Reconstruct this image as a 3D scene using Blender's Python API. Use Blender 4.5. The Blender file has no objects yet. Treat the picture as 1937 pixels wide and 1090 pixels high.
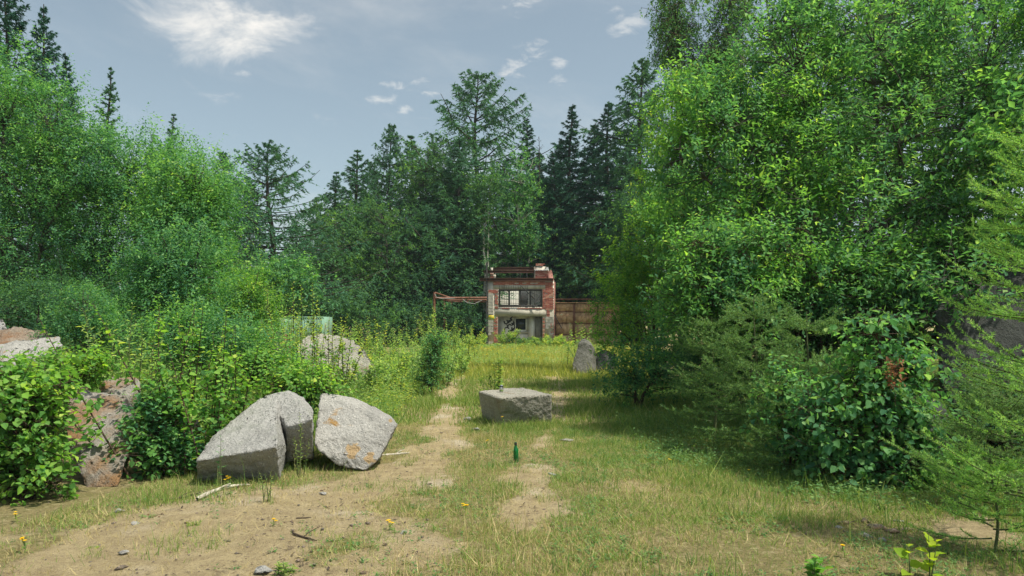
import bpy, bmesh, math
import numpy as np
from mathutils import Vector, Matrix, Quaternion
R = math.radians
sc = bpy.context.scene
COL = sc.collection

# ------------------------------------------------------------------ camera
EYE, FPX, CX, HY = 1.6, 1400.0, 968.5, 620.0
cam_d = bpy.data.cameras.new('camera')
cam = bpy.data.objects.new('camera', cam_d)
COL.objects.link(cam)
cam.location = (0, 0, EYE)
cam.rotation_euler = (R(90), 0, 0)
cam_d.sensor_width = 36
cam_d.lens = 36 * FPX / 1937
cam_d.shift_y = (HY - 545) / 1937
cam_d.clip_start = 0.05
cam_d.clip_end = 6000
sc.camera = cam

# ------------------------------------------------------------------ light
SUN_EL, SUN_AZ = 62.0, 118.0          # azimuth from +Y towards +X
sdir = Vector((math.sin(R(SUN_AZ)) * math.cos(R(SUN_EL)), math.cos(R(SUN_AZ)) * math.cos(R(SUN_EL)), math.sin(R(SUN_EL))))
sun_d = bpy.data.lights.new('sun', 'SUN')
sun_d.energy = 2.6
sun_d.angle = R(1.2)
sun_d.color = (1.0, 0.93, 0.80)
sun = bpy.data.objects.new('sun', sun_d)
COL.objects.link(sun)
sun.rotation_euler = (-sdir).to_track_quat('-Z', 'Y').to_euler()

world = bpy.data.worlds.new('World')
sc.world = world
world.use_nodes = True
wn, wl = world.node_tree.nodes, world.node_tree.links
wn.clear()
def W(t, **k):
    n = wn.new(t)
    for a, b in k.items():
        setattr(n, a, b)
    return n
def wmath(op, a, b=None, c=None):
    n = W('ShaderNodeMath', operation=op)
    for i, v in enumerate((a, b, c)):
        if v is None:
            continue
        if isinstance(v, (int, float)):
            n.inputs[i].default_value = v
        else:
            wl.new(v, n.inputs[i])
    return n.outputs[0]
sky = W('ShaderNodeTexSky', sky_type='NISHITA', sun_disc=False)
sky.sun_elevation = R(SUN_EL)
sky.sun_rotation = R(SUN_AZ)
sky.air_density = 1.0
sky.dust_density = 2.2
sky.ozone_density = 1.2
hs = W('ShaderNodeHueSaturation')
hs.inputs['Saturation'].default_value = 0.58
hs.inputs['Value'].default_value = 0.43
wl.new(sky.outputs[0], hs.inputs['Color'])
tc = W('ShaderNodeTexCoord')
# thin cloud field: fractal noise on the sky direction, flattened with height as a cloud deck is
sep = W('ShaderNodeSeparateXYZ')
wl.new(tc.outputs['Generated'], sep.inputs[0])
zz = wmath('ADD', wmath('MAXIMUM', sep.outputs[2], 0.0), 0.16)
cmb = W('ShaderNodeCombineXYZ')
wl.new(wmath('DIVIDE', sep.outputs[0], zz), cmb.inputs[0])
wl.new(wmath('DIVIDE', sep.outputs[1], zz), cmb.inputs[1])
def wnoise(scale, detail, rough, dist=0.0, off=(0, 0, 0)):
    m = W('ShaderNodeMapping')
    m.inputs['Location'].default_value = off
    wl.new(cmb.outputs[0], m.inputs[0])
    n = W('ShaderNodeTexNoise')
    n.inputs['Scale'].default_value = scale
    n.inputs['Detail'].default_value = detail
    n.inputs['Roughness'].default_value = rough
    n.inputs['Distortion'].default_value = dist
    wl.new(m.outputs[0], n.inputs['Vector'])
    return n.outputs[0]
def wramp(x, a, b):
    n = W('ShaderNodeMapRange', interpolation_type='SMOOTHSTEP')
    n.inputs[1].default_value = a
    n.inputs[2].default_value = b
    wl.new(x, n.inputs[0])
    return n.outputs[0]
def near_dir(px, py, wide, flat=1.0):
    """1 in the given sky direction falling to 0 at about WIDE (in direction units)"""
    d = Vector(((px - CX) / FPX, 1.0, (HY - py) / FPX)).normalized()
    s = W('ShaderNodeVectorMath', operation='SUBTRACT')
    wl.new(tc.outputs['Generated'], s.inputs[0])
    s.inputs[1].default_value = d
    m = W('ShaderNodeVectorMath', operation='MULTIPLY')
    wl.new(s.outputs[0], m.inputs[0])
    m.inputs[1].default_value = (1, 1, flat)
    l = W('ShaderNodeVectorMath', operation='LENGTH')
    wl.new(m.outputs[0], l.inputs[0])
    return wramp(l.outputs['Value'], wide, 0.0)
big = wnoise(3.4, 12, 0.66, 0.6, (3.1, 1.7, 0))
bank = wmath('ADD', near_dir(350, 25, 0.17, 2.0), wmath('MULTIPLY', near_dir(480, 70, 0.12, 2.2), 0.7))
c1 = wmath('MULTIPLY', wramp(wmath('ADD', big, wmath('MULTIPLY', bank, 0.26)), 0.60, 0.98), 0.8)
puff = wnoise(16.0, 10, 0.62, 0.5, (0.6, 8.2, 0))
pm = None
for (px, py, w_, f_) in ((718, 189, .022, 2.2), (745, 161, .018, 2.5), (795, 154, .018, 2.5), (765, 208, .016, 2.5), (965, 131, .022, 1.6),
                         (1014, 93, .022, 1.5), (1058, 120, .014, 1.4), (1058, 152, .014, 1.4), (980, 6, .03, 2.0), (457, 137, .02, 3), (1185, 45, .035, 1.5), (822, 178, .02, 3)):
    nd = near_dir(px, py, w_ * 1.7, f_)
    pm = nd if pm is None else wmath('MAXIMUM', pm, nd)
c2 = wmath('MULTIPLY', wramp(wmath('ADD', puff, wmath('MULTIPLY', pm, 0.30)), 0.66, 0.97), 0.38)
veil = wmath('MULTIPLY', wramp(wnoise(0.9, 8, 0.65, 0.5, (7, 2, 0)), 0.40, 0.85), 0.45)
cl = wmath('MINIMUM', wmath('MAXIMUM', wmath('MAXIMUM', c1, c2), veil), 0.95)
mixc = W('ShaderNodeMix', data_type='RGBA')
wl.new(cl, mixc.inputs[0])
tint = W('ShaderNodeMix', data_type='RGBA', blend_type='MULTIPLY')
tint.inputs[0].default_value = 1.0
wl.new(hs.outputs[0], tint.inputs[6])
tint.inputs[7].default_value = (0.90, 1.0, 0.965, 1)
wl.new(tint.outputs[2], mixc.inputs[6])
mixc.inputs[7].default_value = (3.5, 3.3, 3.02, 1)
bg = W('ShaderNodeBackground')
bg.inputs['Strength'].default_value = 0.15
wl.new(mixc.outputs[2], bg.inputs['Color'])
wo = W('ShaderNodeOutputWorld')
wl.new(bg.outputs[0], wo.inputs[0])

sc.view_settings.view_transform = 'Standard'
sc.view_settings.look = 'None'
sc.view_settings.exposure = 1.2
sc.view_settings.gamma = 1.0
sc.view_settings.use_curve_mapping = False
sc.render.engine = 'CYCLES'
sc.cycles.max_bounces = 9
sc.cycles.diffuse_bounces = 6
sc.cycles.transmission_bounces = 6
sc.cycles.transparent_max_bounces = 6
sc.cycles.glossy_bounces = 2
sc.cycles.use_denoising = True
sc.cycles.volume_bounces = 0
sc.cycles.sample_clamp_indirect = 4

# ------------------------------------------------------------------ numeric helpers
def pt(px, py, Y):
    return np.array(((px - CX) * Y / FPX, Y, EYE - (py - HY) * Y / FPX))
def smooth(a, b, x):
    t = np.clip((x - a) / (b - a), 0, 1)
    return t * t * (3 - 2 * t)
def _h(ix, iy, iz, s):
    n = (ix.astype(np.int64) * 374761393 + iy.astype(np.int64) * 668265263 + iz.astype(np.int64) * 2147483647 + s * 1274126177) & 0x7fffffff
    n = ((n ^ (n >> 13)) * 1274126177) & 0x7fffffff
    return ((n ^ (n >> 16)) & 0xffff) / 65535.0
def vnoise(p, s=0):
    """value noise of points (n,3) in 0..1"""
    p = np.asarray(p, float)
    i = np.floor(p).astype(np.int64)
    f = p - i
    f = f * f * (3 - 2 * f)
    o = 0
    for dx in (0, 1):
        for dy in (0, 1):
            for dz in (0, 1):
                w = (f[:, 0] if dx else 1 - f[:, 0]) * (f[:, 1] if dy else 1 - f[:, 1]) * (f[:, 2] if dz else 1 - f[:, 2])
                o = o + w * _h(i[:, 0] + dx, i[:, 1] + dy, i[:, 2] + dz, s)
    return o
def fbm(p, s=0, octv=4, lac=2.1, gain=.5):
    p = np.asarray(p, float)
    a, t, o = 1., 0., 0.
    for k in range(octv):
        o = o + a * vnoise(p, s + k * 17)
        t += a
        a *= gain
        p = p * lac + 13.7
    return o / t
def n2(x, y, sc_, s=0, octv=3):
    x = np.asarray(x, float)
    return fbm(np.stack([x * sc_, np.asarray(y, float) * sc_, np.zeros_like(x)], 1), s, octv)
def nrm(v):
    v = np.asarray(v, float)
    return v / np.maximum(np.linalg.norm(v, axis=-1, keepdims=True), 1e-9)
def gz(x, y):
    """height of the ground"""
    x = np.asarray(x, float); y = np.asarray(y, float)
    z = 0.30 * smooth(14, 48, y)
    z = z + 0.75 * smooth(4.6, 9.5, -x + 0 * y) * smooth(7.0, 11, y) * (1 - smooth(26, 40, y))
    z = z + 0.55 * smooth(4.2, 8.0, x - 0.02 * y) * smooth(6.5, 10, y) * (1 - smooth(30, 42, y))
    z = z + 2.0 * smooth(54, 90, y)
    sh = x.shape
    xf, yf = np.atleast_1d(x).ravel(), np.atleast_1d(y).ravel()
    b = (n2(xf, yf, 0.45, 5) - .5) * 0.14 + (n2(xf, yf, 2.3, 9) - .5) * 0.045
    b = b * (1 - smooth(60, 120, yf))
    return z + b.reshape(sh)
def gz1(x, y):
    return float(gz(np.array([x]), np.array([y]))[0])
def seg_d(x, y, pts):
    d = np.full(x.shape, 1e9)
    for (a, b) in zip(pts[:-1], pts[1:]):
        ax, ay, aw = a; bx, by, bw = b
        vx, vy = bx - ax, by - ay
        t = np.clip(((x - ax) * vx + (y - ay) * vy) / (vx * vx + vy * vy), 0, 1)
        w = aw + (bw - aw) * t
        d = np.minimum(d, np.hypot(x - ax - t * vx, y - ay - t * vy) / w)
    return d
def bare(x, y):
    """0 grass .. 1 bare sandy soil"""
    x = np.asarray(x, float); y = np.asarray(y, float)
    d = smooth(7.5, 11, y) * .22 + seg_d(x, y, [(-2.6, 3.0, 1.35), (-2.3, 5.2, 1.35), (-1.9, 6.8, .85), (-1.15, 8.4, .48), (-.95, 10.5, .36), (-1.3, 15, .30), (-1.7, 21, .22), (-1.2, 30, .2)])
    d2 = seg_d(x, y, [(.15, 5.8, .35), (.3, 7.3, .42), (.18, 9.0, .40), (.42, 10.4, .3), (.85, 13.5, .26), (1.15, 18, .34), (1.5, 26, .4), (2.6, 44, .8), (4.5, 49, 1.6)])
    d3 = np.hypot((x - 3.9) / .5, (y - 5.8) / .42) + .12
    d4 = np.hypot((x + 5.0) / 2.0, (y - 5.0) / .9)
    d = np.minimum(np.minimum(d, d2 * 1.08 + .55), np.minimum(d3, d4))
    n = (n2(x.ravel(), y.ravel(), 1.7, 21, 4).reshape(x.shape) - .5) * 2.6
    b = 1 - smooth(.45, 1.55, d + n)
    q = n2(x.ravel(), y.ravel(), .9, 33, 4).reshape(x.shape)
    b2 = smooth(.60, .72, q) * (1 - smooth(8, 12, y)) * .5 * smooth(-1, .4, x) * (1 - smooth(2.6, 3.8, x))
    return np.clip(np.maximum(b, b2), 0, 1)

# ------------------------------------------------------------------ mesh helpers
def mk(name, V, faces, mats, parent=None, loc=None, smooth_=False, mi=None, attr=None):
    """one mesh object; faces: list of (n,k) index arrays; vertices in world space minus loc"""
    me = bpy.data.meshes.new(name)
    V = np.asarray(V, np.float32).reshape(-1, 3)
    if loc is not None:
        V = V - np.asarray(loc, np.float32)
    me.vertices.add(len(V))
    me.vertices.foreach_set('co', V.ravel())
    fs = [np.asarray(f, np.int32) for f in (faces if isinstance(faces, list) else [faces]) if len(f)]
    nl = sum(f.size for f in fs); npo = sum(len(f) for f in fs)
    me.loops.add(nl); me.polygons.add(npo)
    me.loops.foreach_set('vertex_index', np.concatenate([f.ravel() for f in fs]))
    tot = np.concatenate([np.full(len(f), f.shape[1], np.int32) for f in fs])
    me.polygons.foreach_set('loop_start', np.concatenate([[0], np.cumsum(tot)[:-1]]).astype(np.int32))
    if smooth_:
        me.polygons.foreach_set('use_smooth', np.ones(npo, bool))
    for m in (mats if isinstance(mats, (list, tuple)) else [mats]):
        me.materials.append(m)
    if mi is not None:
        me.polygons.foreach_set('material_index', np.asarray(mi, np.int32))
    if attr:
        for k, a in attr.items():
            at = me.attributes.new(k, 'FLOAT', 'POINT')
            at.data.foreach_set('value', np.asarray(a, np.float32))
    me.update(calc_edges=True)
    o = bpy.data.objects.new(name, me)
    COL.objects.link(o)
    if parent is not None:
        o.parent = parent
    return o
class MB:
    """collects boxes / tubes into one mesh"""
    def __init__(s):
        s.v, s.f, s.n = [], [], 0
    def add(s, V, F):
        V = np.asarray(V, float).reshape(-1, 3)
        for f in F:
            s.f.append(np.asarray(f) + s.n)
        s.v.append(V); s.n += len(V)
        return s
    def box(s, x0, x1, y0, y1, z0, z1):
        V = [(x0, y0, z0), (x1, y0, z0), (x1, y1, z0), (x0, y1, z0), (x0, y0, z1), (x1, y0, z1), (x1, y1, z1), (x0, y1, z1)]
        return s.add(V, [np.array([(0, 3, 2, 1), (4, 5, 6, 7), (0, 1, 5, 4), (1, 2, 6, 5), (2, 3, 7, 6), (3, 0, 4, 7)])])
    def tube(s, P, rad, sides=6):
        V, F = tubes(np.asarray(P, float)[None], np.asarray(rad, float)[None] if np.ndim(rad) else np.full((1, len(P)), rad), sides)
        return s.add(V, [F])
    def bar(s, a, b, w, h):
        """square bar from a to b"""
        return s.tube([a, b], w * .7071, 4)
    def build(s, name, mats, parent=None, loc=None, **k):
        d = {}
        for f in s.f:
            d.setdefault(f.shape[1], []).append(f)
        return mk(name, np.concatenate(s.v), [np.concatenate(x) for x in d.values()], mats, parent, loc, **k)
def tubes(P, rad, sides=5, cap=True):
    """P (n,k,3), rad (n,k) -> verts, quads"""
    n, k, _ = P.shape
    T = np.zeros_like(P)
    T[:, 1:-1] = P[:, 2:] - P[:, :-2]
    T[:, 0] = P[:, 1] - P[:, 0]
    T[:, -1] = P[:, -1] - P[:, -2]
    T = nrm(T)
    d = nrm(P[:, -1] - P[:, 0])
    ref = np.where(np.abs(d[:, 2:3]) < .8, np.array([[0, 0, 1.]]), np.array([[1., 0.13, 0]]))
    U = nrm(np.cross(T, ref[:, None, :]))
    Vv = np.cross(T, U)
    a = np.arange(sides) * 2 * np.pi / sides + (np.pi / 4 if sides == 4 else 0)
    ring = U[:, :, None, :] * np.cos(a)[None, None, :, None] + Vv[:, :, None, :] * np.sin(a)[None, None, :, None]
    V = P[:, :, None, :] + ring * rad[:, :, None, None]
    idx = np.arange(n * k * sides).reshape(n, k, sides)
    A = idx[:, :-1]; B = idx[:, 1:]
    F = np.stack([A, np.roll(A, -1, 2), np.roll(B, -1, 2), B], -1).reshape(-1, 4)
    if cap and sides == 4:
        c0 = idx[:, 0][:, ::-1]; c1 = idx[:, -1]
        F = np.concatenate([F, c0, c1])
    return V.reshape(-1, 3), F
def tag(o, label, cat, group=None, kind=None):
    if label: o['label'] = label
    if cat: o['category'] = cat
    if group: o['group'] = group
    if kind: o['kind'] = kind
    return o
def empty(name, loc, label=None, cat=None, group=None):
    o = bpy.data.objects.new(name, None)
    COL.objects.link(o)
    o.location = [float(v) for v in loc]
    o.empty_display_size = .2
    return tag(o, label, cat, group)

# ------------------------------------------------------------------ materials
class MT:
    def __init__(s, name):
        s.m = bpy.data.materials.new(name)
        s.m.use_nodes = True
        s.n, s.l = s.m.node_tree.nodes, s.m.node_tree.links
        s.b = s.n['Principled BSDF']
        s.out = s.n['Material Output']
        s.b.inputs['Specular IOR Level'].default_value = .3
    def node(s, t, **k):
        n = s.n.new(t)
        for a, b in k.items():
            setattr(n, a, b)
        return n
    def put(s, inp, v):
        if isinstance(v, bpy.types.NodeSocket):
            s.l.new(v, inp)
        elif isinstance(v, (tuple, list)) and len(v) == 3 and inp.type == 'RGBA':
            inp.default_value = (*v, 1)
        else:
            inp.default_value = v
    def coord(s, kind='Object'):
        return s.node('ShaderNodeTexCoord').outputs[kind]
    def noise(s, scale, detail=4, rough=.55, dist=0, vec=None, kind='Object', off=None, stretch=None):
        v = vec or s.coord(kind)
        if off or stretch:
            m = s.node('ShaderNodeMapping')
            s.l.new(v, m.inputs[0])
            if off: m.inputs['Location'].default_value = off
            if stretch: m.inputs['Scale'].default_value = stretch
            v = m.outputs[0]
        n = s.node('ShaderNodeTexNoise')
        s.l.new(v, n.inputs['Vector'])
        for k, x in (('Scale', scale), ('Detail', detail), ('Roughness', rough), ('Distortion', dist)):
            n.inputs[k].default_value = x
        return n.outputs[0]
    def vor(s, scale, feat='F1', kind='Object', out='Distance'):
        n = s.node('ShaderNodeTexVoronoi', feature=feat)
        s.l.new(s.coord(kind), n.inputs['Vector'])
        n.inputs['Scale'].default_value = scale
        return n.outputs[out]
    def rng(s, x, a, b, c=0., d=1., sm=True):
        n = s.node('ShaderNodeMapRange', interpolation_type='SMOOTHSTEP' if sm else 'LINEAR')
        s.put(n.inputs[0], x)
        for i, v in zip((1, 2, 3, 4), (a, b, c, d)):
            n.inputs[i].default_value = v
        return n.outputs[0]
    def mix(s, f, a, b, blend='MIX'):
        n = s.node('ShaderNodeMix', data_type='RGBA', blend_type=blend)
        s.put(n.inputs[0], f); s.put(n.inputs[6], a); s.put(n.inputs[7], b)
        return n.outputs[2]
    def math(s, op, a, b=0., c=0.):
        n = s.node('ShaderNodeMath', operation=op)
        for i, v in enumerate((a, b, c)):
            s.put(n.inputs[i], v)
        return n.outputs[0]
    def attr(s, name):
        return s.node('ShaderNodeAttribute', attribute_name=name).outputs['Fac']
    def ramp(s, x, stops):
        n = s.node('ShaderNodeValToRGB')
        e = n.color_ramp.elements
        while len(e) < len(stops):
            e.new(.5)
        for q, (p, c) in zip(e, stops):
            q.position = p; q.color = (*c, 1)
        s.put(n.inputs[0], x)
        return n.outputs[0]
    def island(s):
        g = s.node('ShaderNodeNewGeometry')
        o = s.node('ShaderNodeObjectInfo')
        return s.math('FRACT', s.math('ADD', g.outputs['Random Per Island'], o.outputs['Random']))
    def bump(s, h, strength=.5, dist=.02):
        n = s.node('ShaderNodeBump')
        n.inputs['Strength'].default_value = strength
        n.inputs['Distance'].default_value = dist
        s.l.new(h, n.inputs['Height'])
        s.l.new(n.outputs[0], s.b.inputs['Normal'])
    def set(s, color=None, rough=None, metal=None, spec=None):
        if color is not None: s.put(s.b.inputs['Base Color'], color)
        if rough is not None: s.put(s.b.inputs['Roughness'], rough)
        if metal is not None: s.put(s.b.inputs['Metallic'], metal)
        if spec is not None: s.put(s.b.inputs['Specular IOR Level'], spec)
        return s.m
MATS = {}
def leaf_mat(name, stops, trans=(1.65, 1.65, .75), fac=.48, rough=.65, spec=.12, patch=None):
    t = MT(name)
    c = t.ramp(t.island(), stops)
    if patch:
        c = t.mix(t.rng(t.noise(patch[0], 2), .42, .62), c, t.mix(1.0, c, patch[1], 'MULTIPLY'))
    tn = t.attr('tone')                       # young shoots paler, old leaves deeper; clump spread also mimics shadowed crown lobes
    c = t.mix(t.rng(tn, 0, 1, 0, .85, False), c, t.mix(1.0, c, (1.75, 1.5, 1.05), 'MULTIPLY'))
    c = t.mix(t.rng(tn, 0, -1, 0, .8, False), c, t.mix(1.0, c, (.52, .60, .72), 'MULTIPLY'))
    t.set(c, rough, spec=spec)
    tr = t.node('ShaderNodeBsdfTranslucent')
    t.l.new(t.mix(1.0, c, trans, 'MULTIPLY'), tr.inputs['Color'])
    mx = t.node('ShaderNodeMixShader')
    mx.inputs[0].default_value = fac
    t.l.new(t.b.outputs[0], mx.inputs[1]); t.l.new(tr.outputs[0], mx.inputs[2])
    t.l.new(mx.outputs[0], t.out.inputs[0])
    MATS[name] = t.m
    return t.m
leaf_mat('leaf_willow', [(0, (0.045, 0.150, 0.084)), (.55, (0.079, 0.222, 0.109)), (.85, (0.128, 0.295, 0.132)), (1, (0.197, 0.360, 0.193))], patch=(.5, (1.35, 1.25, .8)))
leaf_mat('leaf_birch', [(0, (0.077, 0.210, 0.062)), (.5, (0.124, 0.287, 0.074)), (.9, (0.200, 0.371, 0.095)), (1, (0.324, 0.433, 0.140))], patch=(2.2, (1.25, 1.15, .8)))
leaf_mat('leaf_pale', [(0, (0.138, 0.268, 0.099)), (.6, (0.220, 0.364, 0.127)), (1, (0.357, 0.466, 0.196))])
leaf_mat('leaf_alder', [(0, (0.058, 0.174, 0.092)), (.6, (0.099, 0.256, 0.115)), (.9, (0.152, 0.338, 0.136)), (1, (0.269, 0.430, 0.178))], patch=(.8, (1.3, 1.2, .75)))
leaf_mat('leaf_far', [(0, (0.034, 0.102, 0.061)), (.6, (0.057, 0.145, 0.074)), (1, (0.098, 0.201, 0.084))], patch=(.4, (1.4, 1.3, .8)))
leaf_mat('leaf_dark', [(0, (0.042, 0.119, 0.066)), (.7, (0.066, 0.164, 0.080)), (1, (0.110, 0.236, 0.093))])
leaf_mat('leaf_yellow', [(0, (.20, .34, .03)), (1, (.36, .45, .04))], fac=.5)
leaf_mat('leaf_herb', [(0, (0.120, 0.253, 0.093)), (.6, (0.220, 0.359, 0.110)), (1, (0.403, 0.474, 0.155))], patch=(.7, (1.3, 1.1, .7)))
leaf_mat('leaf_brown', [(0, (.24, .11, .06)), (1, (.34, .19, .10))], trans=(1.2, 1, .8))
leaf_mat('needle_larch', [(0, (0.048, 0.135, 0.093)), (.7, (0.069, 0.185, 0.110)), (1, (0.114, 0.243, 0.123))], fac=.25, patch=(.3, (1.25, 1.2, .8)))
leaf_mat('needle_spruce', [(0, (0.023, 0.079, 0.058)), (.7, (0.036, 0.122, 0.080)), (1, (0.062, 0.175, 0.092))], fac=.1)
leaf_mat('needle_fresh', [(0, (0.183, 0.384, 0.118)), (.7, (0.309, 0.548, 0.140)), (1, (0.475, 0.676, 0.187))], fac=.35)
leaf_mat('needle_soft', [(0, (0.095, 0.211, 0.077)), (.7, (0.160, 0.294, 0.097)), (1, (0.276, 0.404, 0.117))], fac=.3)
leaf_mat('grass_green', [(0, (0.124, 0.221, 0.051)), (.5, (0.195, 0.299, 0.068)), (.8, (0.312, 0.364, 0.119)), (1, (0.494, 0.442, 0.238))], fac=.35)
leaf_mat('grass_dry', [(0, (0.375, 0.312, 0.125)), (.5, (0.500, 0.413, 0.188)), (1, (0.625, 0.525, 0.275))], fac=.3, trans=(1.1, 1.05, .8))
leaf_mat('grass_lush', [(0, (0.097, 0.194, 0.059)), (.6, (0.162, 0.272, 0.070)), (1, (0.309, 0.363, 0.100))], fac=.4)
leaf_mat('grass_sunny', [(0, (0.230, 0.299, 0.056)), (.5, (0.356, 0.391, 0.084)), (1, (0.529, 0.494, 0.168))], fac=.4)
leaf_mat('clover', [(0, (0.074, 0.173, 0.064)), (.7, (0.125, 0.239, 0.074)), (1, (0.215, 0.303, 0.095))], fac=.3)
leaf_mat('petal_yellow', [(0, (.75, .48, .01)), (1, (.85, .62, .03))], fac=.25, trans=(1, 1, .6))

def bark(name, c1, c2, sc_=6, spots=None):
    t = MT(name)
    c = t.mix(t.rng(t.noise(sc_, 5, .65, stretch=(1, 1, .25)), .35, .65), c1, c2)
    if spots:
        c = t.mix(t.rng(t.noise(9, 2, .5, stretch=(.6, .6, 2.2)), .60, .66), c, spots)
    t.bump(t.noise(sc_ * 4, 4, stretch=(1, 1, .3)), .6, .02)
    MATS[name] = t.set(c, .85)
bark('bark_grey', (.10, .095, .075), (.045, .045, .036))
bark('bark_dark', (.055, .045, .036), (.025, .022, .018))
bark('bark_birch', (.62, .60, .54), (.44, .42, .37), 4, (.05, .045, .04))
bark('bark_twig', (.09, .055, .035), (.05, .035, .025), 14)
bark('bark_green', (.10, .13, .05), (.07, .085, .035), 14)
bark('wood_bleached', (.52, .48, .40), (.34, .30, .24), 12)
bark('wood_dark', (.09, .065, .045), (.04, .03, .022), 14)

def granite(name, base, dark, rust=None, rust_amt=(.56, .66), lichen=None):
    t = MT(name)
    big_ = t.noise(1.7, 5, .6)
    c = t.mix(t.rng(big_, .35, .7), base, tuple(v * .72 for v in base))
    sp = t.noise(75, 3, .7)
    c = t.mix(t.rng(sp, .55, .70), c, dark)
    c = t.mix(t.rng(t.noise(48, 2, .6, off=(4, 1, 2)), .60, .72), c, tuple(min(.72, v * 1.45) for v in base))
    if lichen:
        c = t.mix(t.rng(t.noise(3.4, 6, .68, off=(1, 5, 3)), .54, .66), c, lichen)
    if rust:
        c = t.mix(t.rng(t.noise(2.0, 6, .62, .3, off=(7, 3, 1)), *rust_amt), c, t.mix(t.noise(22, 4), rust, tuple(v * .45 for v in rust)))
    c = t.mix(t.rng(t.noise(26, 5, .7, .4, off=(9, 2, 6)), .55, .70), c, tuple(v * .62 for v in base))
    h = t.math('ADD', t.math('ADD', t.noise(9, 8, .72), t.math('MULTIPLY', t.noise(30, 4, .6), .55)), t.math('MULTIPLY', sp, .25))
    t.bump(h, 1.0, .06)
    MATS[name] = t.set(c, .88)
granite('granite_pale', (.43, .42, .39), (.14, .14, .14), (.48, .29, .10), (.60, .66), lichen=(.31, .30, .275))
granite('granite_grey', (.41, .405, .385), (.12, .12, .125), None, lichen=(.32, .325, .295))
granite('granite_rusty', (.33, .31, .275), (.13, .115, .10), (.36, .205, .095), (.42, .62), lichen=(.24, .225, .20))
granite('granite_block', (.40, .385, .33), (.17, .155, .13), (.30, .22, .12), (.58, .72), lichen=(.24, .25, .18))
granite('granite_moss_shade', (.062, .068, .062), (.03, .034, .032), None, lichen=(.04, .056, .03))  # near-black base carries tree shade in the stone colour, besides moss
granite('granite_dim', (.22, .22, .195), (.08, .08, .075), None, lichen=(.15, .16, .125))
granite('granite_brown', (.30, .245, .19), (.12, .10, .09), (.33, .17, .08), (.5, .66), lichen=(.17, .165, .14))

t = MT('ground')
ba = t.attr('bare')
fine = t.noise(38, 6, .7); mid = t.noise(5.5, 6, .65); lrg = t.noise(.9, 5, .6); grit = t.noise(150, 3, .7)
sand = t.mix(t.rng(mid, .3, .72), (.56, .455, .255), (.39, .305, .17))
sand = t.mix(t.rng(lrg, .50, .72), sand, (.66, .57, .42))
sand = t.mix(t.rng(fine, .50, .70), sand, (.28, .205, .125))
sand = t.mix(t.rng(grit, .58, .72), sand, (.70, .62, .48))
sand = t.mix(t.rng(t.noise(2.3, 7, .7, off=(3, 9, 0)), .60, .72), sand, (.20, .155, .10))
that = t.mix(t.rng(mid, .3, .7), (.40, .32, .16), (.27, .25, .10))
that = t.mix(t.rng(fine, .45, .7), that, (.15, .13, .06))
that = t.mix(t.rng(t.noise(14, 5, .7, off=(5, 5, 0)), .52, .68), that, (.50, .42, .24))
edge = t.math('ADD', ba, t.math('MULTIPLY', t.math('SUBTRACT', t.noise(7, 6, .7), .5), 1.1))
gc = t.mix(t.rng(edge, .30, .68), that, sand)
t.bump(t.math('ADD', t.math('ADD', fine, t.math('MULTIPLY', grit, .6)), t.math('MULTIPLY', mid, 1.4)), 1.0, .045)
MATS['ground'] = t.set(gc, .95, spec=.15)

def rusty(name, base, amt=(.40, .62), rust=(.30, .13, .06), rough=.75):
    t = MT(name)
    n = t.noise(4, 8, .65)
    c = t.mix(t.rng(n, *amt), base, t.mix(t.noise(24, 4), rust, tuple(v * .5 for v in rust)))
    c = t.mix(t.rng(t.noise(2.2, 6, .6, stretch=(3, 3, .35)), .50, .72), c, tuple(v * .55 for v in rust))
    t.bump(t.noise(40, 5), .3, .01)
    MATS[name] = t.set(c, rough)
rusty('rust_sheet', (.55, .36, .22), (.42, .66), (.44, .25, .135))
rusty('rust_beam', (.13, .07, .055), (.4, .6), (.17, .075, .05))
rusty('rust_pipe', (.24, .12, .085), (.4, .6), (.20, .085, .05))
rusty('paint_pink', (.42, .20, .17), (.52, .7), (.30, .12, .08))
rusty('paint_green', (.17, .31, .22), (.56, .72), (.24, .15, .08))
rusty('steel_dark', (.055, .058, .06), (.55, .75), (.12, .07, .045))
rusty('zinc', (.42, .44, .45), (.58, .75), (.26, .18, .12), .5)
def plaster(name, base, stain, sc_=2.0):
    t = MT(name)
    c = t.mix(t.rng(t.noise(sc_, 7, .62), .38, .68), base, tuple(v * .74 for v in base))
    c = t.mix(t.rng(t.noise(1.6, 7, .68, stretch=(2, 2, .4), off=(2, 2, 2)), .52, .74), c, stain)
    c = t.mix(t.rng(t.noise(22, 4, .6), .60, .75), c, tuple(v * .5 for v in base))
    t.bump(t.noise(26, 6), .5, .02)
    MATS[name] = t.set(c, .92)
plaster('plaster', (.62, .58, .49), (.27, .235, .19))
plaster('plaster_light', (.68, .65, .58), (.34, .30, .25))
plaster('concrete', (.48, .455, .38), (.24, .215, .175))
plaster('block_grey', (.44, .42, .37), (.22, .205, .18))
plaster('mortar', (.55, .51, .43), (.26, .21, .17))
plaster('stone_grey', (.23, .215, .18), (.13, .12, .10), 6)
t = MT('brick_red')
c = t.ramp(t.node('ShaderNodeObjectInfo').outputs['Random'], [(0, (.24, .065, .05)), (.4, (.36, .10, .075)), (.75, (.44, .16, .115)), (1, (.52, .30, .23))])
c = t.mix(t.rng(t.noise(6, 6, .7), .50, .70), c, (.46, .36, .29))
t.bump(t.noise(30, 4), .4, .01)
MATS['brick_red'] = t.set(c, .9)
def plain(name, c, rough=.6, metal=0., spec=.4, noise=.25):
    t = MT(name)
    MATS[name] = t.set(t.mix(t.rng(t.noise(9, 5), .35, .7), c, tuple(v * (1 - noise) for v in c)), rough, metal, spec)
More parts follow.
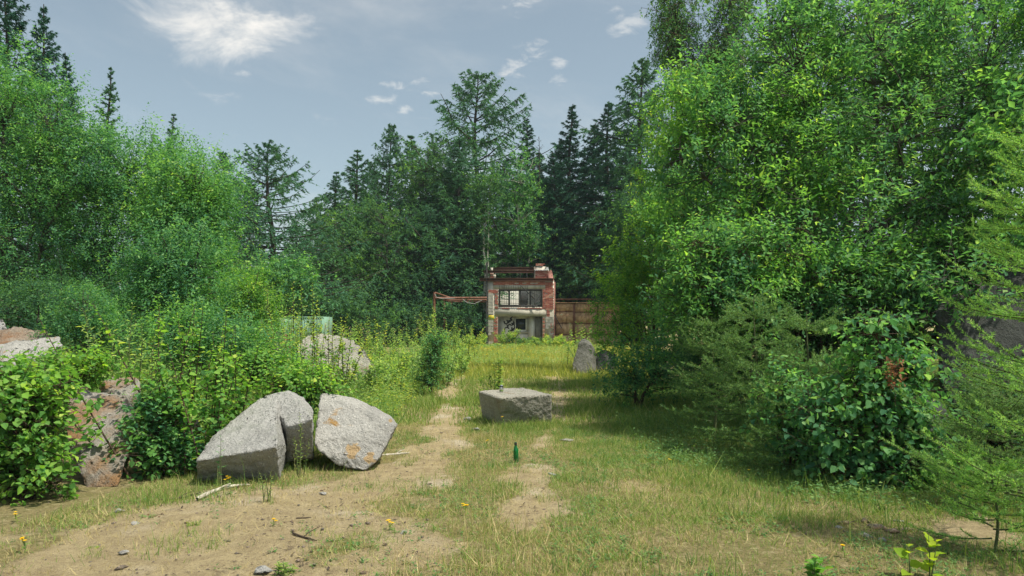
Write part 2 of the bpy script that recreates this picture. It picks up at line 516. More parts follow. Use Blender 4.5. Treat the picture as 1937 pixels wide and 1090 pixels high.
plain('white_paint', (.66, .65, .61))
plain('sign_yellow', (.72, .60, .02), .5)
plain('ink_black', (.018, .018, .02), .7)
plain('graffiti_grey', (.30, .32, .34), .7)
plain('can_silver', (.60, .61, .62), .3, .9)
plain('can_dark', (.035, .04, .045), .4)
plain('can_green', (.20, .30, .10), .4)
plain('wire_grey', (.30, .30, .29), .5)
t = MT('dark_glass')
MATS['dark_glass'] = t.set((.022, .028, .032), .12, 0, .5)
t = MT('pane_glass')
t.b.inputs['Transmission Weight'].default_value = 1.0
t.b.inputs['IOR'].default_value = 1.05
MATS['pane_glass'] = t.set((.86, .90, .90), .05, 0, .5)
t = MT('bottle_green')
t.b.inputs['Transmission Weight'].default_value = .65
t.b.inputs['IOR'].default_value = 1.45
MATS['bottle_green'] = t.set((.012, .30, .075), .06, 0, .5)
M = MATS

# ------------------------------------------------------------------ ground
def axis(lo, hi, step, far, grow=1.28):
    a = list(np.arange(lo, hi + 1e-6, step))
    s, l, r_ = step, [], []
    x = hi
    while x < far:
        s *= grow; x += s; r_.append(x)
    s, x = step, lo
    while x > -far:
        s *= grow; x -= s; l.append(x)
    return np.array(l[::-1] + a + r_)
gx = axis(-8.5, 8.5, .1, 380)
gy = np.concatenate([axis(3.6, 13.0, .075, 0)[0:0], [-380, -100, -30, -8, 0, 2, 3], np.arange(3.6, 13, .09), np.arange(13, 26, .22), np.arange(26, 100, 1.2), [110, 130, 160, 220, 320, 420]])
GX, GY = np.meshgrid(gx, gy)
GZ = gz(GX, GY)
ba_ = bare(GX, GY)
nearm = (1 - smooth(10, 16, GY))
GZ = GZ + (n2(GX.ravel(), GY.ravel(), 7.0, 61, 3).reshape(GX.shape) - .5) * .03 * nearm
ix = np.arange(GX.size).reshape(GX.shape)
GF = np.stack([ix[:-1, :-1], ix[:-1, 1:], ix[1:, 1:], ix[1:, :-1]], -1).reshape(-1, 4)
ground = mk('ground', np.stack([GX, GY, GZ], -1).reshape(-1, 3), GF, M['ground'], smooth_=True, attr={'bare': ba_.ravel()})
tag(ground, 'sandy clearing floor with worn tracks and thin dry grass', 'ground', kind='structure')

# ------------------------------------------------------------------ ruined gatehouse
YB = 50.0
def bx(px, Y=YB): return (px - CX) * Y / FPX
def bz(py, Y=YB): return EYE - (py - HY) * Y / FPX
gh0 = np.array((bx(986), YB, gz1(bx(986), YB)))
gh = empty('ruined_gatehouse', gh0, 'roofless two storey brick gatehouse with barred upper window and steel beams', 'building')
g0 = gh0[2] - .3
def wall_part(name, boxes, mat, parent=gh, loc=gh0):
    m = MB()
    for (a, b, c, d, y0, y1) in boxes:           # px0 px1 py_top py_bottom y0 y1
        m.box(bx(a), bx(b), y0, y1, g0 if d is None else bz(d), bz(c))
    return m.build(name, mat, parent, loc)
front = wall_part('wall', [(923, 942, 531, None, 50, 50.36), (1026, 1048, 531, None, 50, 50.36), (942, 1026, 531, 547, 50, 50.36), (942, 1026, 581, 598, 50, 50.36)], M['mortar'])
xw0, xw1 = bx(923), bx(1048)
m = MB()
m.box(xw0, xw0 + .3, 50.362, 53.3, g0, bz(531)); sidel = m.build('side_wall', M['plaster'], gh, gh0)
m = MB()
m.box(xw1 - .3, xw1, 50.362, 53.3, g0, bz(531)); sider = m.build('side_wall', M['plaster'], gh, gh0)
m = MB(); m.box(xw0 + .302, xw1 - .302, 53.0, 53.3, g0, bz(531) - .05); m.build('back_wall', M['plaster_light'], gh, gh0)
m = MB(); m.box(xw0 + .302, xw1 - .302, 50.75, 52.998, bz(594), bz(589)); m.build('floor_slab', M['concrete'], gh, gh0)
wall_part('lintel', [(933, 1031, 539.5, 547, 49.985, 50.2)], M['concrete'])
wall_part('lintel', [(936, 1033, 585, 598.5, 49.982, 50.3)], M['concrete'])
wall_part('recessed_wall', [(941.5, 974, 598, None, 50.56, 50.72), (1000, 1026, 598, None, 50.56, 50.72), (974, 1000, 598, 600.5, 50.56, 50.72), (974, 1000, 628, None, 50.56, 50.72)], M['plaster_light'])
wall_part('pilaster', [(1003, 1012.5, 598.6, None, 50.40, 50.558)], M['plaster_light'])
wall_part('stone_pier', [(1013, 1025.5, 598.6, None, 50.30, 50.558)], M['stone_grey'])
# ground floor window
win = wall_part('window', [(974.2, 975.8, 600.7, 627.8, 50.52, 50.62), (994.5, 996.5, 600.7, 627.8, 50.52, 50.62), (975.8, 994.5, 600.7, 602.6, 50.52, 50.62), (975.8, 994.5, 624.0, 627.8, 50.52, 50.62)], M['white_paint'])
wall_part('pane', [(975.8, 994.5, 602.6, 624, 50.60, 50.61)], M['dark_glass'], win, (0, 0, 0))
wall_part('shutter', [(996.6, 999.8, 602, 627, 50.53, 50.62)], M['block_grey'], win, (0, 0, 0))
wall_part('sill', [(974, 1000, 628, 630, 50.46, 50.56)], M['concrete'], win, (0, 0, 0))
for ch in win.children: ch.location = -Vector(gh0)
# upper barred window
uw = wall_part('window', [(943, 946.5, 547.2, 580.8, 50.14, 50.24), (1022.5, 1026, 547.2, 580.8, 50.14, 50.24), (946.5, 1022.5, 547.2, 550.5, 50.14, 50.24), (946.5, 1022.5, 576.5, 580.8, 50.14, 50.24),
               (961.5, 965, 550.5, 576.5, 50.15, 50.23), (981.5, 985.5, 550.5, 576.5, 50.15, 50.23), (1001.5, 1005, 550.5, 576.5, 50.15, 50.23)], M['steel_dark'])
for a, b in ((946.5, 961.5), (965, 981.5), (985.5, 1001.5), (1005, 1022.5)):
    o = wall_part('pane', [(a, b, 550.5, 576.5, 50.185, 50.19)], M['pane_glass'], uw, gh0)
m = MB()
for i, px in enumerate(np.linspace(945, 1024, 19)):
    top = 540.5 if px < 1000 else 549
    m.tube([(bx(px), 49.93, bz(top)), (bx(px) + .01, 49.90, bz(562)), (bx(px), 49.93, bz(580.5))], .012, 5)
for py in (548, 556, 566, 574):
    m.tube([(bx(944), 49.915, bz(py)), (bx(1025), 49.915, bz(py + .4))], .012, 5)
for a, b in (((985, 541), (1012, 566)), ((990, 546), (1018, 574)), ((1000, 552), (1022, 560)), ((1022, 558), (1010, 575)), ((995, 558), (1008, 549))):
    m.tube([(bx(a[0]), 49.86, bz(a[1])), (bx(b[0]), 49.80, bz(b[1]))], .018, 5)
m.build('grille', M['steel_dark'], uw, gh0)
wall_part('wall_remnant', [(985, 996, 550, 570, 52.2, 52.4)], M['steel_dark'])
# steel beams
def ibeam(px0, px1, py, Y, h=.2, w=.16, mat='rust_beam'):
    z = bz(py, Y); x0, x1 = bx(px0, Y), bx(px1, Y)
    m = MB()
    m.box(x0, x1, Y - w / 2, Y + w / 2, z + h / 2 - .025, z + h / 2)
    m.box(x0, x1, Y - w / 2, Y + w / 2, z - h / 2, z - h / 2 + .025)
    m.box(x0, x1, Y - .02, Y + .02, z - h / 2 + .025, z + h / 2 - .025)
    return m.build('steel_beam', M[mat], gh, gh0)
ibeam(907, 1047, 529.2, 50.0, .19, .30)
ibeam(914, 1012, 514.2, 52.2, .18, .2)
ibeam(915, 1012, 508.2, 53.1, .18, .2)
BR = bpy.data.meshes.new('brick')
_b = bmesh.new()
bmesh.ops.create_cube(_b, size=1)
bmesh.ops.bevel(_b, geom=_b.edges[:], offset=.05, segments=1, affect='EDGES')
_b.to_mesh(BR); _b.free()
BR.materials.append(M['brick_red'])
BLK = BR.copy(); BLK.materials.clear(); BLK.materials.append(M['block_grey'])
rb = np.random.default_rng(5)
def bricks(parent, px0, px1, py0, py1, Y, missing=.06, mesh=BR, bw=.25, bh=.068, gap=.013, name='brick', depth=.06):
    x0, x1, z0, z1 = bx(px0, Y), bx(px1, Y), bz(py1, Y), bz(py0, Y)
    r_, z = 0, z0
    while z < z1 - bh * .5:
        x = x0 - (bw * .5 if r_ % 2 else 0)
        while x < x1 - .02:
            a, b = max(x, x0), min(x + bw, x1)
            if b - a > .06 and rb.random() > missing:
                o = bpy.data.objects.new(name, mesh)
                COL.objects.link(o); o.parent = parent
                o.scale = (b - a, depth, bh)
                o.location = ((a + b) / 2 - gh0[0], Y - depth * .22 + rb.uniform(-.006, .01) - gh0[1], z + bh / 2 - gh0[2])
                o.rotation_euler = (rb.normal(0, .008), rb.normal(0, .008), rb.normal(0, .012))
            x += bw + gap
        z += bh + gap; r_ += 1
bricks(front, 1031.5, 1047.6, 533, 586, 50, .05)
bricks(front, 1027, 1047.6, 549, 584, 50, .25) if False else None
bricks(front, 1026.4, 1031.2, 548, 584, 50, .05)
bricks(front, 933, 1031, 532.5, 539.2, 50, .08)
bricks(front, 924, 942, 548, 555, 50, .05)
bricks(front, 936, 942, 556, 584, 50, .12)
bricks(front, 942, 1026, 582, 584.6, 50, .06)
bricks(front, 934, 941.6, 601, 655, 50, .12)
bricks(front, 1026.5, 1030.5, 602, 652, 50, .35)
bricks(front, 1034, 1040, 586, 599, 50, .15)
bricks(front, 1041.5, 1047.6, 612, 650, 50, .5)
bricks(front, 1032, 1047, 599.2, 640, 50, .22, BLK, .39, .19, .02, 'concrete_block')
bricks(front, 1040.6, 1047, 570.5, 598, 50, .2, BLK, .39, .19, .02, 'concrete_block') if False else None
bricks(front, 923.6, 933, 557, 595, 50, .15, BLK, .36, .19, .02, 'concrete_block')
bricks(front, 923.6, 933, 606, 652, 50, .3, BLK, .36, .19, .02, 'concrete_block')
# broken wall stubs that carry the rear beams
m = MB()
for (a, b, c, d) in ((927, 934, 516.5, 531.5), (928, 932.5, 507, 516.5), (934, 938, 520, 531.5)):
    m.box(bx(a, 52.6), bx(b, 52.6), 52.4, 52.75, bz(d, 52.6), bz(c, 52.6))
stub = m.build('wall_stub', M['mortar'], gh, gh0)
bricks(stub, 927.2, 934, 517.5, 530, 52.4, .3)
chim = wall_part('chimney_stub', [(1012.5, 1036, 499.5, 531.5, 52.1, 52.9)], M['mortar'])
bricks(chim, 1012.6, 1036, 512, 529, 52.1, .04)
bricks(chim, 1013.5, 1036, 499.6, 503, 52.1, .1)
m = MB()
m.add([(xw1 - .3, 52.95, bz(531)), (xw1, 52.95, bz(531)), (xw1, 50.02, bz(531)), (xw1 - .3, 50.02, bz(531)), (xw1 - .3, 52.95, bz(505)), (xw1, 52.95, bz(505)), (xw1, 50.4, bz(528)), (xw1 - .3, 50.4, bz(528))],
      [np.array([(4, 5, 6, 7), (7, 6, 2, 3), (0, 4, 7, 3), (1, 2, 6, 5), (0, 1, 5, 4)])])
m.build('sloping_gable', M['paint_pink'], gh, gh0)
# black graffiti: flat spray strokes on the recessed wall
rgf = np.random.default_rng(14)
m = MB()
for k in range(26):
    cx_, cy_ = rgf.uniform(957, 973), rgf.uniform(602, 646)
    a0, sw, rr = rgf.uniform(0, 6.28), rgf.uniform(1.6, 4.4), rgf.uniform(2.2, 6)
    tt = np.linspace(0, 1, 9)
    X = cx_ + rr * .8 * np.cos(a0 + sw * tt); Yp = cy_ + rr * np.sin(a0 + sw * tt)
    w_ = rgf.uniform(.03, .06)
    P = np.stack([[bx(v) for v in X], np.full(9, 50.553 - k * .00012), [bz(v) for v in Yp]], 1)
    T = nrm(np.gradient(P, axis=0)); S = np.stack([-T[:, 2], 0 * tt, T[:, 0]], 1)
    V = np.concatenate([P - S * w_, P + S * w_])
    q = np.arange(8)
    m.add(V, [np.stack([q, q + 1, q + 10, q + 9], 1)])
m.build('graffiti', M['ink_black'], gh, gh0)
m = MB(); m.tube([(bx(920.5), 49.95, g0), (bx(920.5), 49.95, bz(498))], .06, 8); m.build('corner_post', M['steel_dark'], gh, gh0)
# roofing sheet on the chimney stub
nx_, ny_ = 40, 5
u, v = np.meshgrid(np.linspace(0, 1, nx_), np.linspace(0, 1, ny_))
SX = bx(1011, 52) + u * (bx(1038, 52) - bx(1011, 52))
SY = 51.95 + v * .9
SZ = bz(512, 52) + v * .30 + .03 * np.sin(u * 50) + .02
i_ = np.arange(nx_ * ny_).reshape(ny_, nx_)
sheet = mk('roofing_sheet', np.stack([SX, SY, SZ], -1), np.stack([i_[:-1, :-1], i_[:-1, 1:], i_[1:, 1:], i_[1:, :-1]], -1).reshape(-1, 4), M['zinc'])
sm = sheet.modifiers.new('thickness', 'SOLIDIFY'); sm.thickness = .012
tag(sheet, 'crumpled grey corrugated sheet draped over the brick chimney stub', 'metal sheet')
m = MB(); m.box(bx(924.2, 49.95), bx(934.8, 49.95), 49.955, 49.975, bz(604.5), bz(597)); sign = m.build('warning_sign', M['sign_yellow'])
m = MB()
for py in (599.3, 602.2): m.box(bx(925.5), bx(933.5), 49.950, 49.9545, bz(py + .35), bz(py - .35))
m.build('printed_line', M['ink_black'], sign)
tag(sign, 'small yellow notice plate on the gatehouse corner', 'sign')

# ------------------------------------------------------------------ rusty gate
gt0 = np.array((bx(1095, 50.4), 50.4, gz1(bx(1095), 50.4)))
gate = empty('sheet_metal_gate', gt0, 'rusty brown sheet metal gate beside the brick gatehouse', 'gate')
def gbox(name, a, b, c, d, y0, y1, mat, parent=gate):
    m = MB(); m.box(bx(a), bx(b), y0, y1, bz(d), bz(c)); return m.build(name, M[mat], parent, gt0)
for a, b, rows in ((1052.5, 1085.5, (573.5, 589, 611, 633, 655)), (1089, 1130, (573.5, 590, 612, 633, 655)), (1133, 1175, (573.5, 590, 612, 633, 655))):
    for c, d in zip(rows[:-1], rows[1:]):
        gbox('panel', a, b, c + .9, d - .1, 50.40 + rb.uniform(-.012, .012), 50.43, 'rust_sheet')
        gbox('rail', a, b, d - .3, d + .7, 50.36, 50.46, 'rust_pipe')
for a in (1085.5, 1130):
    gbox('stile', a, a + 3, 572.8, 656, 50.34, 50.47, 'rust_pipe')
gbox('top_rail', 1052, 1175, 571.6, 573.3, 50.30, 50.48, 'rust_sheet')
m = MB(); m.tube([(bx(1048.6), 50.3, g0), (bx(1048.6), 50.3, bz(533))], .085, 8); m.build('gate_post', M['paint_pink'], gate, gt0)
m = MB(); m.tube([(bx(1050), 51.1, bz(565.5)), (bx(1178), 51.1, bz(565))], .06, 7); m.tube([(bx(1113), 51.1, bz(565)), (bx(1113), 51.1, g0)], .03, 6); m.build('overhead_pipe', M['rust_pipe'], gate, gt0)
m = MB(); m.tube([(bx(1049), 50.2, bz(596)), (bx(1056), 50.15, bz(609)), (bx(1063), 50.2, bz(621))], .03, 6); m.build('brace', M['steel_dark'], gate, gt0)

# ------------------------------------------------------------------ pipe rack beside the gatehouse
YR = 49.0
pr0 = np.array((bx(850, YR), YR, gz1(bx(850, YR), YR)))
rack = empty('pipe_rack', pr0, 'rusty pipe frame on thin posts reaching out from the gatehouse', 'pipe rack')
for (px, top, Y) in ((821.5, 553, 48.6), (840, 566, 50.2), (853, 567, 51.4)):
    m = MB(); m.tube([(bx(px, Y), Y, g0 - .2), (bx(px, Y), Y, bz(top, Y))], .085, 8); m.build('post', M['rust_pipe'], rack, pr0)
for (a, ya, b, yb, Y0, Y1, r_) in ((822, 564, 921, 563.5, 48.6, 49.2, .07), (840, 568.5, 921, 567.5, 50.2, 49.6, .06), (848, 571, 921, 571, 51.2, 50.0, .05), (822, 553.5, 850, 563, 48.6, 50.4, .06)):
    m = MB(); m.tube([(bx(a, Y0), Y0, bz(ya, Y0)), (bx(b, Y1), Y1, bz(yb, Y1))], r_, 7); m.build('pipe', M['rust_pipe'], rack, pr0)
for cur in (((822, 556), (826, 563), (836, 565), (860, 564.5)), ((875, 566), (884, 573), (897, 575), (912, 568))):
    m = MB(); m.tube([(bx(a, 48.5), 48.5, bz(b, 48.5)) for a, b in cur], .022, 5); m.build('cable', M['wire_grey'], rack, pr0)

# ------------------------------------------------------------------ green slatted container
YC = 30.0
cx0, cx1, cz0, cz1 = bx(529, YC), bx(611, YC), gz1(bx(570, YC), YC), bz(599, YC)
co0 = np.array(((cx0 + cx1) / 2, YC, cz0))
cont = empty('slatted_container', co0, 'pale green slatted metal container behind the pale boulders', 'container')
m = MB()
for (a, b, y0, y1, c, d) in ((cx0, cx1, YC - .04, YC + .04, cz1 - .06, cz1), (cx1 - .06, cx1, YC - .04, YC + .04, cz0, cz1 - .062), (cx0, cx0 + .06, YC - .04, YC + .04, cz0, cz1 - .062),
                       (cx0 + .34, cx0 + .40, YC - .04, YC + .04, cz0, cz1 - .062), (cx0, cx1, YC + 1.5, YC + 1.56, cz0, cz1), (cx1 - .05, cx1, YC + .05, YC + 1.49, cz0, cz1), (cx0, cx0 + .05, YC + .05, YC + 1.49, cz0, cz1)):
    m.box(a, b, y0, y1, c, d)
m.build('frame', M['paint_green'], cont, co0)
for k in range(15):
    x = cx0 + .44 + k * (cx1 - cx0 - .54) / 14
    m = MB(); m.box(x - .028, x + .028, YC - .025, YC + .02, cz0, cz1 - .063); m.build('slat', M['paint_green'], cont, co0)

# ------------------------------------------------------------------ boulders
def rock(name, label, pts, mat, size=.05, amp=.03, seed=1, extra=None, cat='boulder', group=None, freq=3.0, parent=None, bev=.012, foot=False):
    loc = None
    allv, allf, n0 = [], [], 0
    for hull in ([pts] + (extra or [])):
        bm = bmesh.new()
        W_ = np.array([pt(*p) if max(abs(p[0]), abs(p[1])) > 60 else p for p in hull], float)
        if foot:                                    # the hidden lower part that rests on the ground
            c_ = W_.mean(0)
            B_ = c_ + (W_ - c_) * .86
            B_[:, 2] = gz(B_[:, 0], B_[:, 1]) - .12
            W_ = np.concatenate([W_, B_])
        for p in W_:
            bm.verts.new([float(v) for v in p])
        r_ = bmesh.ops.convex_hull(bm, input=bm.verts[:])
        bmesh.ops.delete(bm, geom=[v for v in bm.verts if not v.link_faces], context='VERTS')
        bmesh.ops.dissolve_limit(bm, angle_limit=R(9), verts=bm.verts[:], edges=bm.edges[:])
        bmesh.ops.bevel(bm, geom=bm.edges[:], offset=bev, segments=1, affect='EDGES')
        bmesh.ops.triangulate(bm, faces=bm.faces[:])
        for it in range(7):
            es = [e for e in bm.edges if e.calc_length() > size]
            if not es: break
            bmesh.ops.subdivide_edges(bm, edges=es, cuts=1)
            bmesh.ops.triangulate(bm, faces=bm.faces[:])
        bm.normal_update()
        bm.verts.ensure_lookup_table()
        V = np.array([v.co for v in bm.verts]); N = np.array([v.normal for v in bm.verts])
        q = fbm(V * freq + seed * 7.3, seed, 4) - .5
        rid = np.abs(fbm(V * freq * 1.7 + seed * 3.1, seed + 40, 4) - .5)
        fine = fbm(V * freq * 7, seed + 9, 3) - .5
        tq = fbm(V * freq * .8 + seed, seed + 77, 2)
        step = np.floor(tq * 9) / 9 - tq                       # broken, slightly terraced faces
        V = V + N * ((q * 1.1 - rid * 1.4 + .1) * amp + step * amp * 2.6 + fine * amp * 1.3)[:, None]
        F = np.array([[v.index for v in f.verts] for f in bm.faces])
        bm.free()
        allv.append(V); allf.append(F + n0); n0 += len(V)
    V = np.concatenate(allv)
    c = V.mean(0); loc = np.array((c[0], c[1], V[:, 2].min()))
    o = mk(name, V, np.concatenate(allf), M[mat], parent, loc)
    o.location = loc
    if parent is None:
        tag(o, label, cat, group)
    return o
rock('boulder', 'wedge shaped granite boulder with dark flat front beside the leafy birch sapling',
     [(373, 916, 7.80), (529, 914, 7.80), (524, 845, 7.40), (370, 872, 7.40), (398, 828, 7.95), (440, 795, 8.25), (492, 752, 8.75), (524, 752, 8.7), (541, 846, 8.1), (540, 900, 8.1), (400, 900, 8.9), (540, 880, 8.9)],
     'granite_grey', .04, .026, 3,
     extra=[[(500, 748, 8.8), (525, 741, 8.8), (548, 738, 8.8), (572, 750, 8.75), (592, 776, 8.6), (543, 808, 8.15), (592, 792, 8.15), (543, 872, 8.5), (592, 866, 8.5), (500, 790, 9.4), (592, 820, 9.4), (500, 880, 9.3), (592, 870, 9.3)]])
rock('boulder', 'broad white granite boulder tilted back with rusty orange patch near its foot',
     [(607, 741, 9.1), (593, 838, 8.45), (600, 852, 8.4), (636, 882, 8.38), (690, 892, 8.36), (716, 872, 8.42), (752, 802, 8.75), (742, 790, 8.95), (693, 760, 9.15), (648, 746, 9.2), (730, 850, 9.2), (640, 870, 9.5), (605, 850, 9.2)],
     'granite_pale', .042, .03, 8)
stain_b = [o for o in bpy.data.objects if o.get('label', '').startswith('broad white granite')][0]
def stain(o, spots, col):
    """orange weathering patches with ragged edges at given places on one stone"""
    mt = o.data.materials[0].copy(); o.data.materials[0] = mt
    nt = mt.node_tree; bsdf = nt.nodes['Principled BSDF']
    src = bsdf.inputs['Base Color'].links[0].from_socket
    tc_ = nt.nodes.new('ShaderNodeTexCoord')
    nz = nt.nodes.new('ShaderNodeTexNoise'); nz.inputs['Scale'].default_value = 14; nz.inputs['Detail'].default_value = 6
    nt.links.new(tc_.outputs['Object'], nz.inputs['Vector'])
    for (p, r_) in spots:
        vm = nt.nodes.new('ShaderNodeVectorMath'); vm.operation = 'DISTANCE'
        nt.links.new(tc_.outputs['Object'], vm.inputs[0]); vm.inputs[1].default_value = [float(v) for v in (np.array(p) - np.array(o.location))]
        ma = nt.nodes.new('ShaderNodeMath'); ma.operation = 'MULTIPLY_ADD'
        nt.links.new(nz.outputs[0], ma.inputs[0]); ma.inputs[1].default_value = r_ * 2.2
        nt.links.new(vm.outputs['Value'], ma.inputs[2])
        mr = nt.nodes.new('ShaderNodeMapRange'); nt.links.new(ma.outputs[0], mr.inputs[0])
        mr.inputs[1].default_value = r_ * 2.05; mr.inputs[2].default_value = r_ * 1.85; mr.inputs[3].default_value = 0; mr.inputs[4].default_value = .85
        mx = nt.nodes.new('ShaderNodeMix'); mx.data_type = 'RGBA'
        nt.links.new(mr.outputs[0], mx.inputs[0]); nt.links.new(src, mx.inputs[6]); mx.inputs[7].default_value = (*col, 1)
        src = mx.outputs[2]
    nt.links.new(src, bsdf.inputs['Base Color'])
stain(stain_b, [(pt(668, 852, 8.45), .10), (pt(700, 866, 8.42), .075), (pt(738, 798, 8.8), .03)], (.40, .27, .125))
rock('stone_block', 'square hewn granite block on the grass with a can on top',
     [(942, 753, 11.6), (904, 741, 12.6), (962, 735, 13.4), (990, 734.5, 13.5), (1045, 747, 12.1), (1045, 807, 12.3), (947, 814, 11.95), (914, 803, 12.75), (975, 790, 13.4)],
     'granite_block', .05, .02, 4, cat='stone block', bev=.02)
rock('boulder', 'brown stained granite boulder leaning between the two leafy birch bushes',
     [(150, 738, 8.6), (205, 742, 8.7), (242, 752, 8.6), (264, 795, 8.2), (252, 850, 7.9), (222, 922, 7.5), (165, 930, 7.5), (128, 835, 7.8), (124, 800, 8.1), (150, 900, 8.8), (240, 880, 8.8)],
     'granite_rusty', .045, .04, 12)
rock('boulder', 'pale flat topped boulder at the top of the overgrown stone pile',
     [(-30, 660, 12.2), (30, 643, 12.6), (112, 637, 12.6), (118, 652, 12.2), (95, 664, 11.9), (55, 690, 11.7), (-30, 700, 11.7), (-30, 720, 12.4), (110, 700, 12.6)],
     'granite_pale', .07, .05, 15, foot=True)
rock('boulder', 'dark brown rounded boulder behind the pale flat topped one',
     [(-30, 630, 13.8), (20, 617, 14), (60, 622, 14), (112, 634, 14), (118, 670, 13.5), (-30, 670, 13.3), (40, 690, 14.6)], 'granite_brown', .08, .06, 17, foot=True)
rock('boulder', 'smooth grey boulder cut by the picture edge above the dark brown one',
     [(-60, 590, 15.0), (-8, 592, 15), (8, 606, 14.8), (14, 622, 14.6), (-60, 650, 14.6), (0, 660, 15.4)], 'granite_grey', .09, .05, 19, foot=True)
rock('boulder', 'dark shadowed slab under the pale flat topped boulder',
     [(50, 690, 11.3), (92, 668, 11.5), (120, 672, 11.6), (95, 720, 11.2), (40, 735, 11.1), (100, 740, 11.8)], 'granite_moss_shade', .07, .04, 20, foot=True)
rock('boulder', 'thin pink shard standing at the end of the stone pile',
     [(94, 700, 11.1), (118, 668, 11.3), (127, 664, 11.3), (134, 690, 11.1), (120, 706, 10.9), (130, 720, 11.4)], 'granite_rusty', .06, .02, 21, bev=.012, foot=True)
rock('boulder', 'low pink and white stone half buried in leaves above the brown boulder',
     [(188, 724, 9.9), (215, 712, 10.1), (262, 712, 10.1), (266, 730, 9.8), (240, 752, 9.6), (190, 748, 9.6), (230, 750, 10.4)], 'granite_rusty', .06, .04, 23, foot=True)
rock('boulder', 'small pink stone peeping out beside the brown stained boulder',
     [(126, 738, 9.2), (140, 728, 9.3), (168, 730, 9.3), (172, 745, 9.1), (130, 760, 9.0), (160, 770, 9.5)], 'granite_rusty', .05, .02, 24, bev=.015, foot=True)
rock('boulder', 'rusty stone glimpsed through the birch sapling leaves',
     [(318, 800, 9.0), (335, 782, 9.2), (372, 786, 9.2), (380, 806, 9.0), (350, 830, 8.9), (345, 820, 9.5)], 'granite_rusty', .05, .02, 25, bev=.015, foot=True)
rock('boulder', 'large sandy boulder mound with sloping shoulder behind thin saplings',
     [(560, 655, 16.5), (582, 634, 17), (603, 629, 17), (640, 640, 17), (665, 642, 16.8), (690, 662, 16.4), (712, 694, 16.0), (712, 712, 15.9), (560, 716, 16), (600, 722, 15.8), (680, 720, 17.6), (570, 700, 17.8)],
     'granite_block', .09, .07, 27, foot=True)
rock('boulder', 'orange topped boulder beside the sandy mound',
     [(492, 668, 16.8), (512, 628, 17.2), (532, 624, 17.2), (552, 640, 17), (548, 680, 16.6), (500, 700, 16.4), (490, 690, 16.5), (520, 690, 18)], 'granite_rusty', .09, .06, 29, foot=True)
rock('standing_stone', 'upright grey standing stone at the edge of the shrubs near the gate',
     [(1082, 716, 24), (1083, 690, 24), (1094, 648, 24.1), (1101, 641, 24.2), (1114, 643, 24.2), (1121, 655, 24.1), (1119, 716, 23.9), (1128, 718, 24.7), (1128, 668, 24.8), (1092, 710, 24.8)],
     'granite_dim', .08, .045, 31, cat='stone')
rock('boulder', 'dark boulder leaning behind the standing stone',
     [(1118, 718, 24.7), (1122, 672, 24.9), (1140, 660, 25.1), (1165, 668, 25.2), (1168, 720, 24.8), (1140, 720, 25.8), (1160, 690, 25.9)], 'granite_moss_shade', .1, .05, 32)
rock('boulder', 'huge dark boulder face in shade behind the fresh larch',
     [(1768, 590, 9.6), (1785, 560, 9.9), (1990, 500, 9.9), (2020, 800, 9.2), (1800, 800, 9.3), (1778, 700, 9.4), (1990, 560, 11), (1800, 600, 11), (1990, 800, 11), (1800, 800, 11)], 'granite_moss_shade', .09, .05, 33, foot=True, bev=.03)
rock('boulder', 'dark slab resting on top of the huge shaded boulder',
     [(1880, 510, 10.2), (1900, 490, 10.4), (2030, 470, 10.4), (2030, 545, 9.9), (1885, 553, 9.9), (1980, 560, 11.4), (1890, 556, 11.4), (1980, 500, 11.4)], 'granite_moss_shade', .1, .04, 35)
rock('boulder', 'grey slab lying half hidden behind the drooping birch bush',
     [(1690, 770, 8.3), (1720, 745, 8.6), (1790, 760, 8.6), (1800, 800, 8.3), (1740, 830, 8.1), (1690, 815, 8.1), (1760, 800, 9)], 'granite_moss_shade', .07, .03, 36, foot=True)
# dry stone wall under the big tree
dw0 = np.array((bx(1530, 14.5), 14.5, gz1(bx(1530, 14.5), 14.5)))
dwall = empty('dry_stone_wall', dw0, 'mossy dry stone wall in the shade under the big tree', 'stone wall')
dwall['kind'] = 'thing'
rs = np.random.default_rng(77)
for rowi, (pa, pb) in enumerate(((723, 748), (698, 722), (673, 697), (648, 672), (622, 647), (598, 621), (573, 597), (549, 572))):
    px = 1380 - rowi * 9
    while px < 1700:
        w_ = rs.uniform(26, 62)
        j = lambda s=4: rs.uniform(-s, s)
        Y0 = 14.5 + rowi * .06 + rs.uniform(-.08, .08)
        P = [(px + 1 + j(2), pa + 1 + j(2), Y0), (px + w_ + j(2), pa + 1 + j(2), Y0), (px + w_ + j(2), pb + j(2), Y0 - .05), (px + 1 + j(2), pb + j(2), Y0 - .05), (px, pa + 1, Y0 + .5), (px + w_, pa, Y0 + .5), (px + w_, pb, Y0 + .5), (px, pb, Y0 + .5)]
        o = rock('stone', None, P, 'granite_moss_shade' if rs.random() < .6 else 'granite_brown', .16, .03, int(rs.integers(1, 900)), parent=dwall, bev=.02)
        o.location = Vector(o.location) - Vector(dw0)
        px += w_ + 3

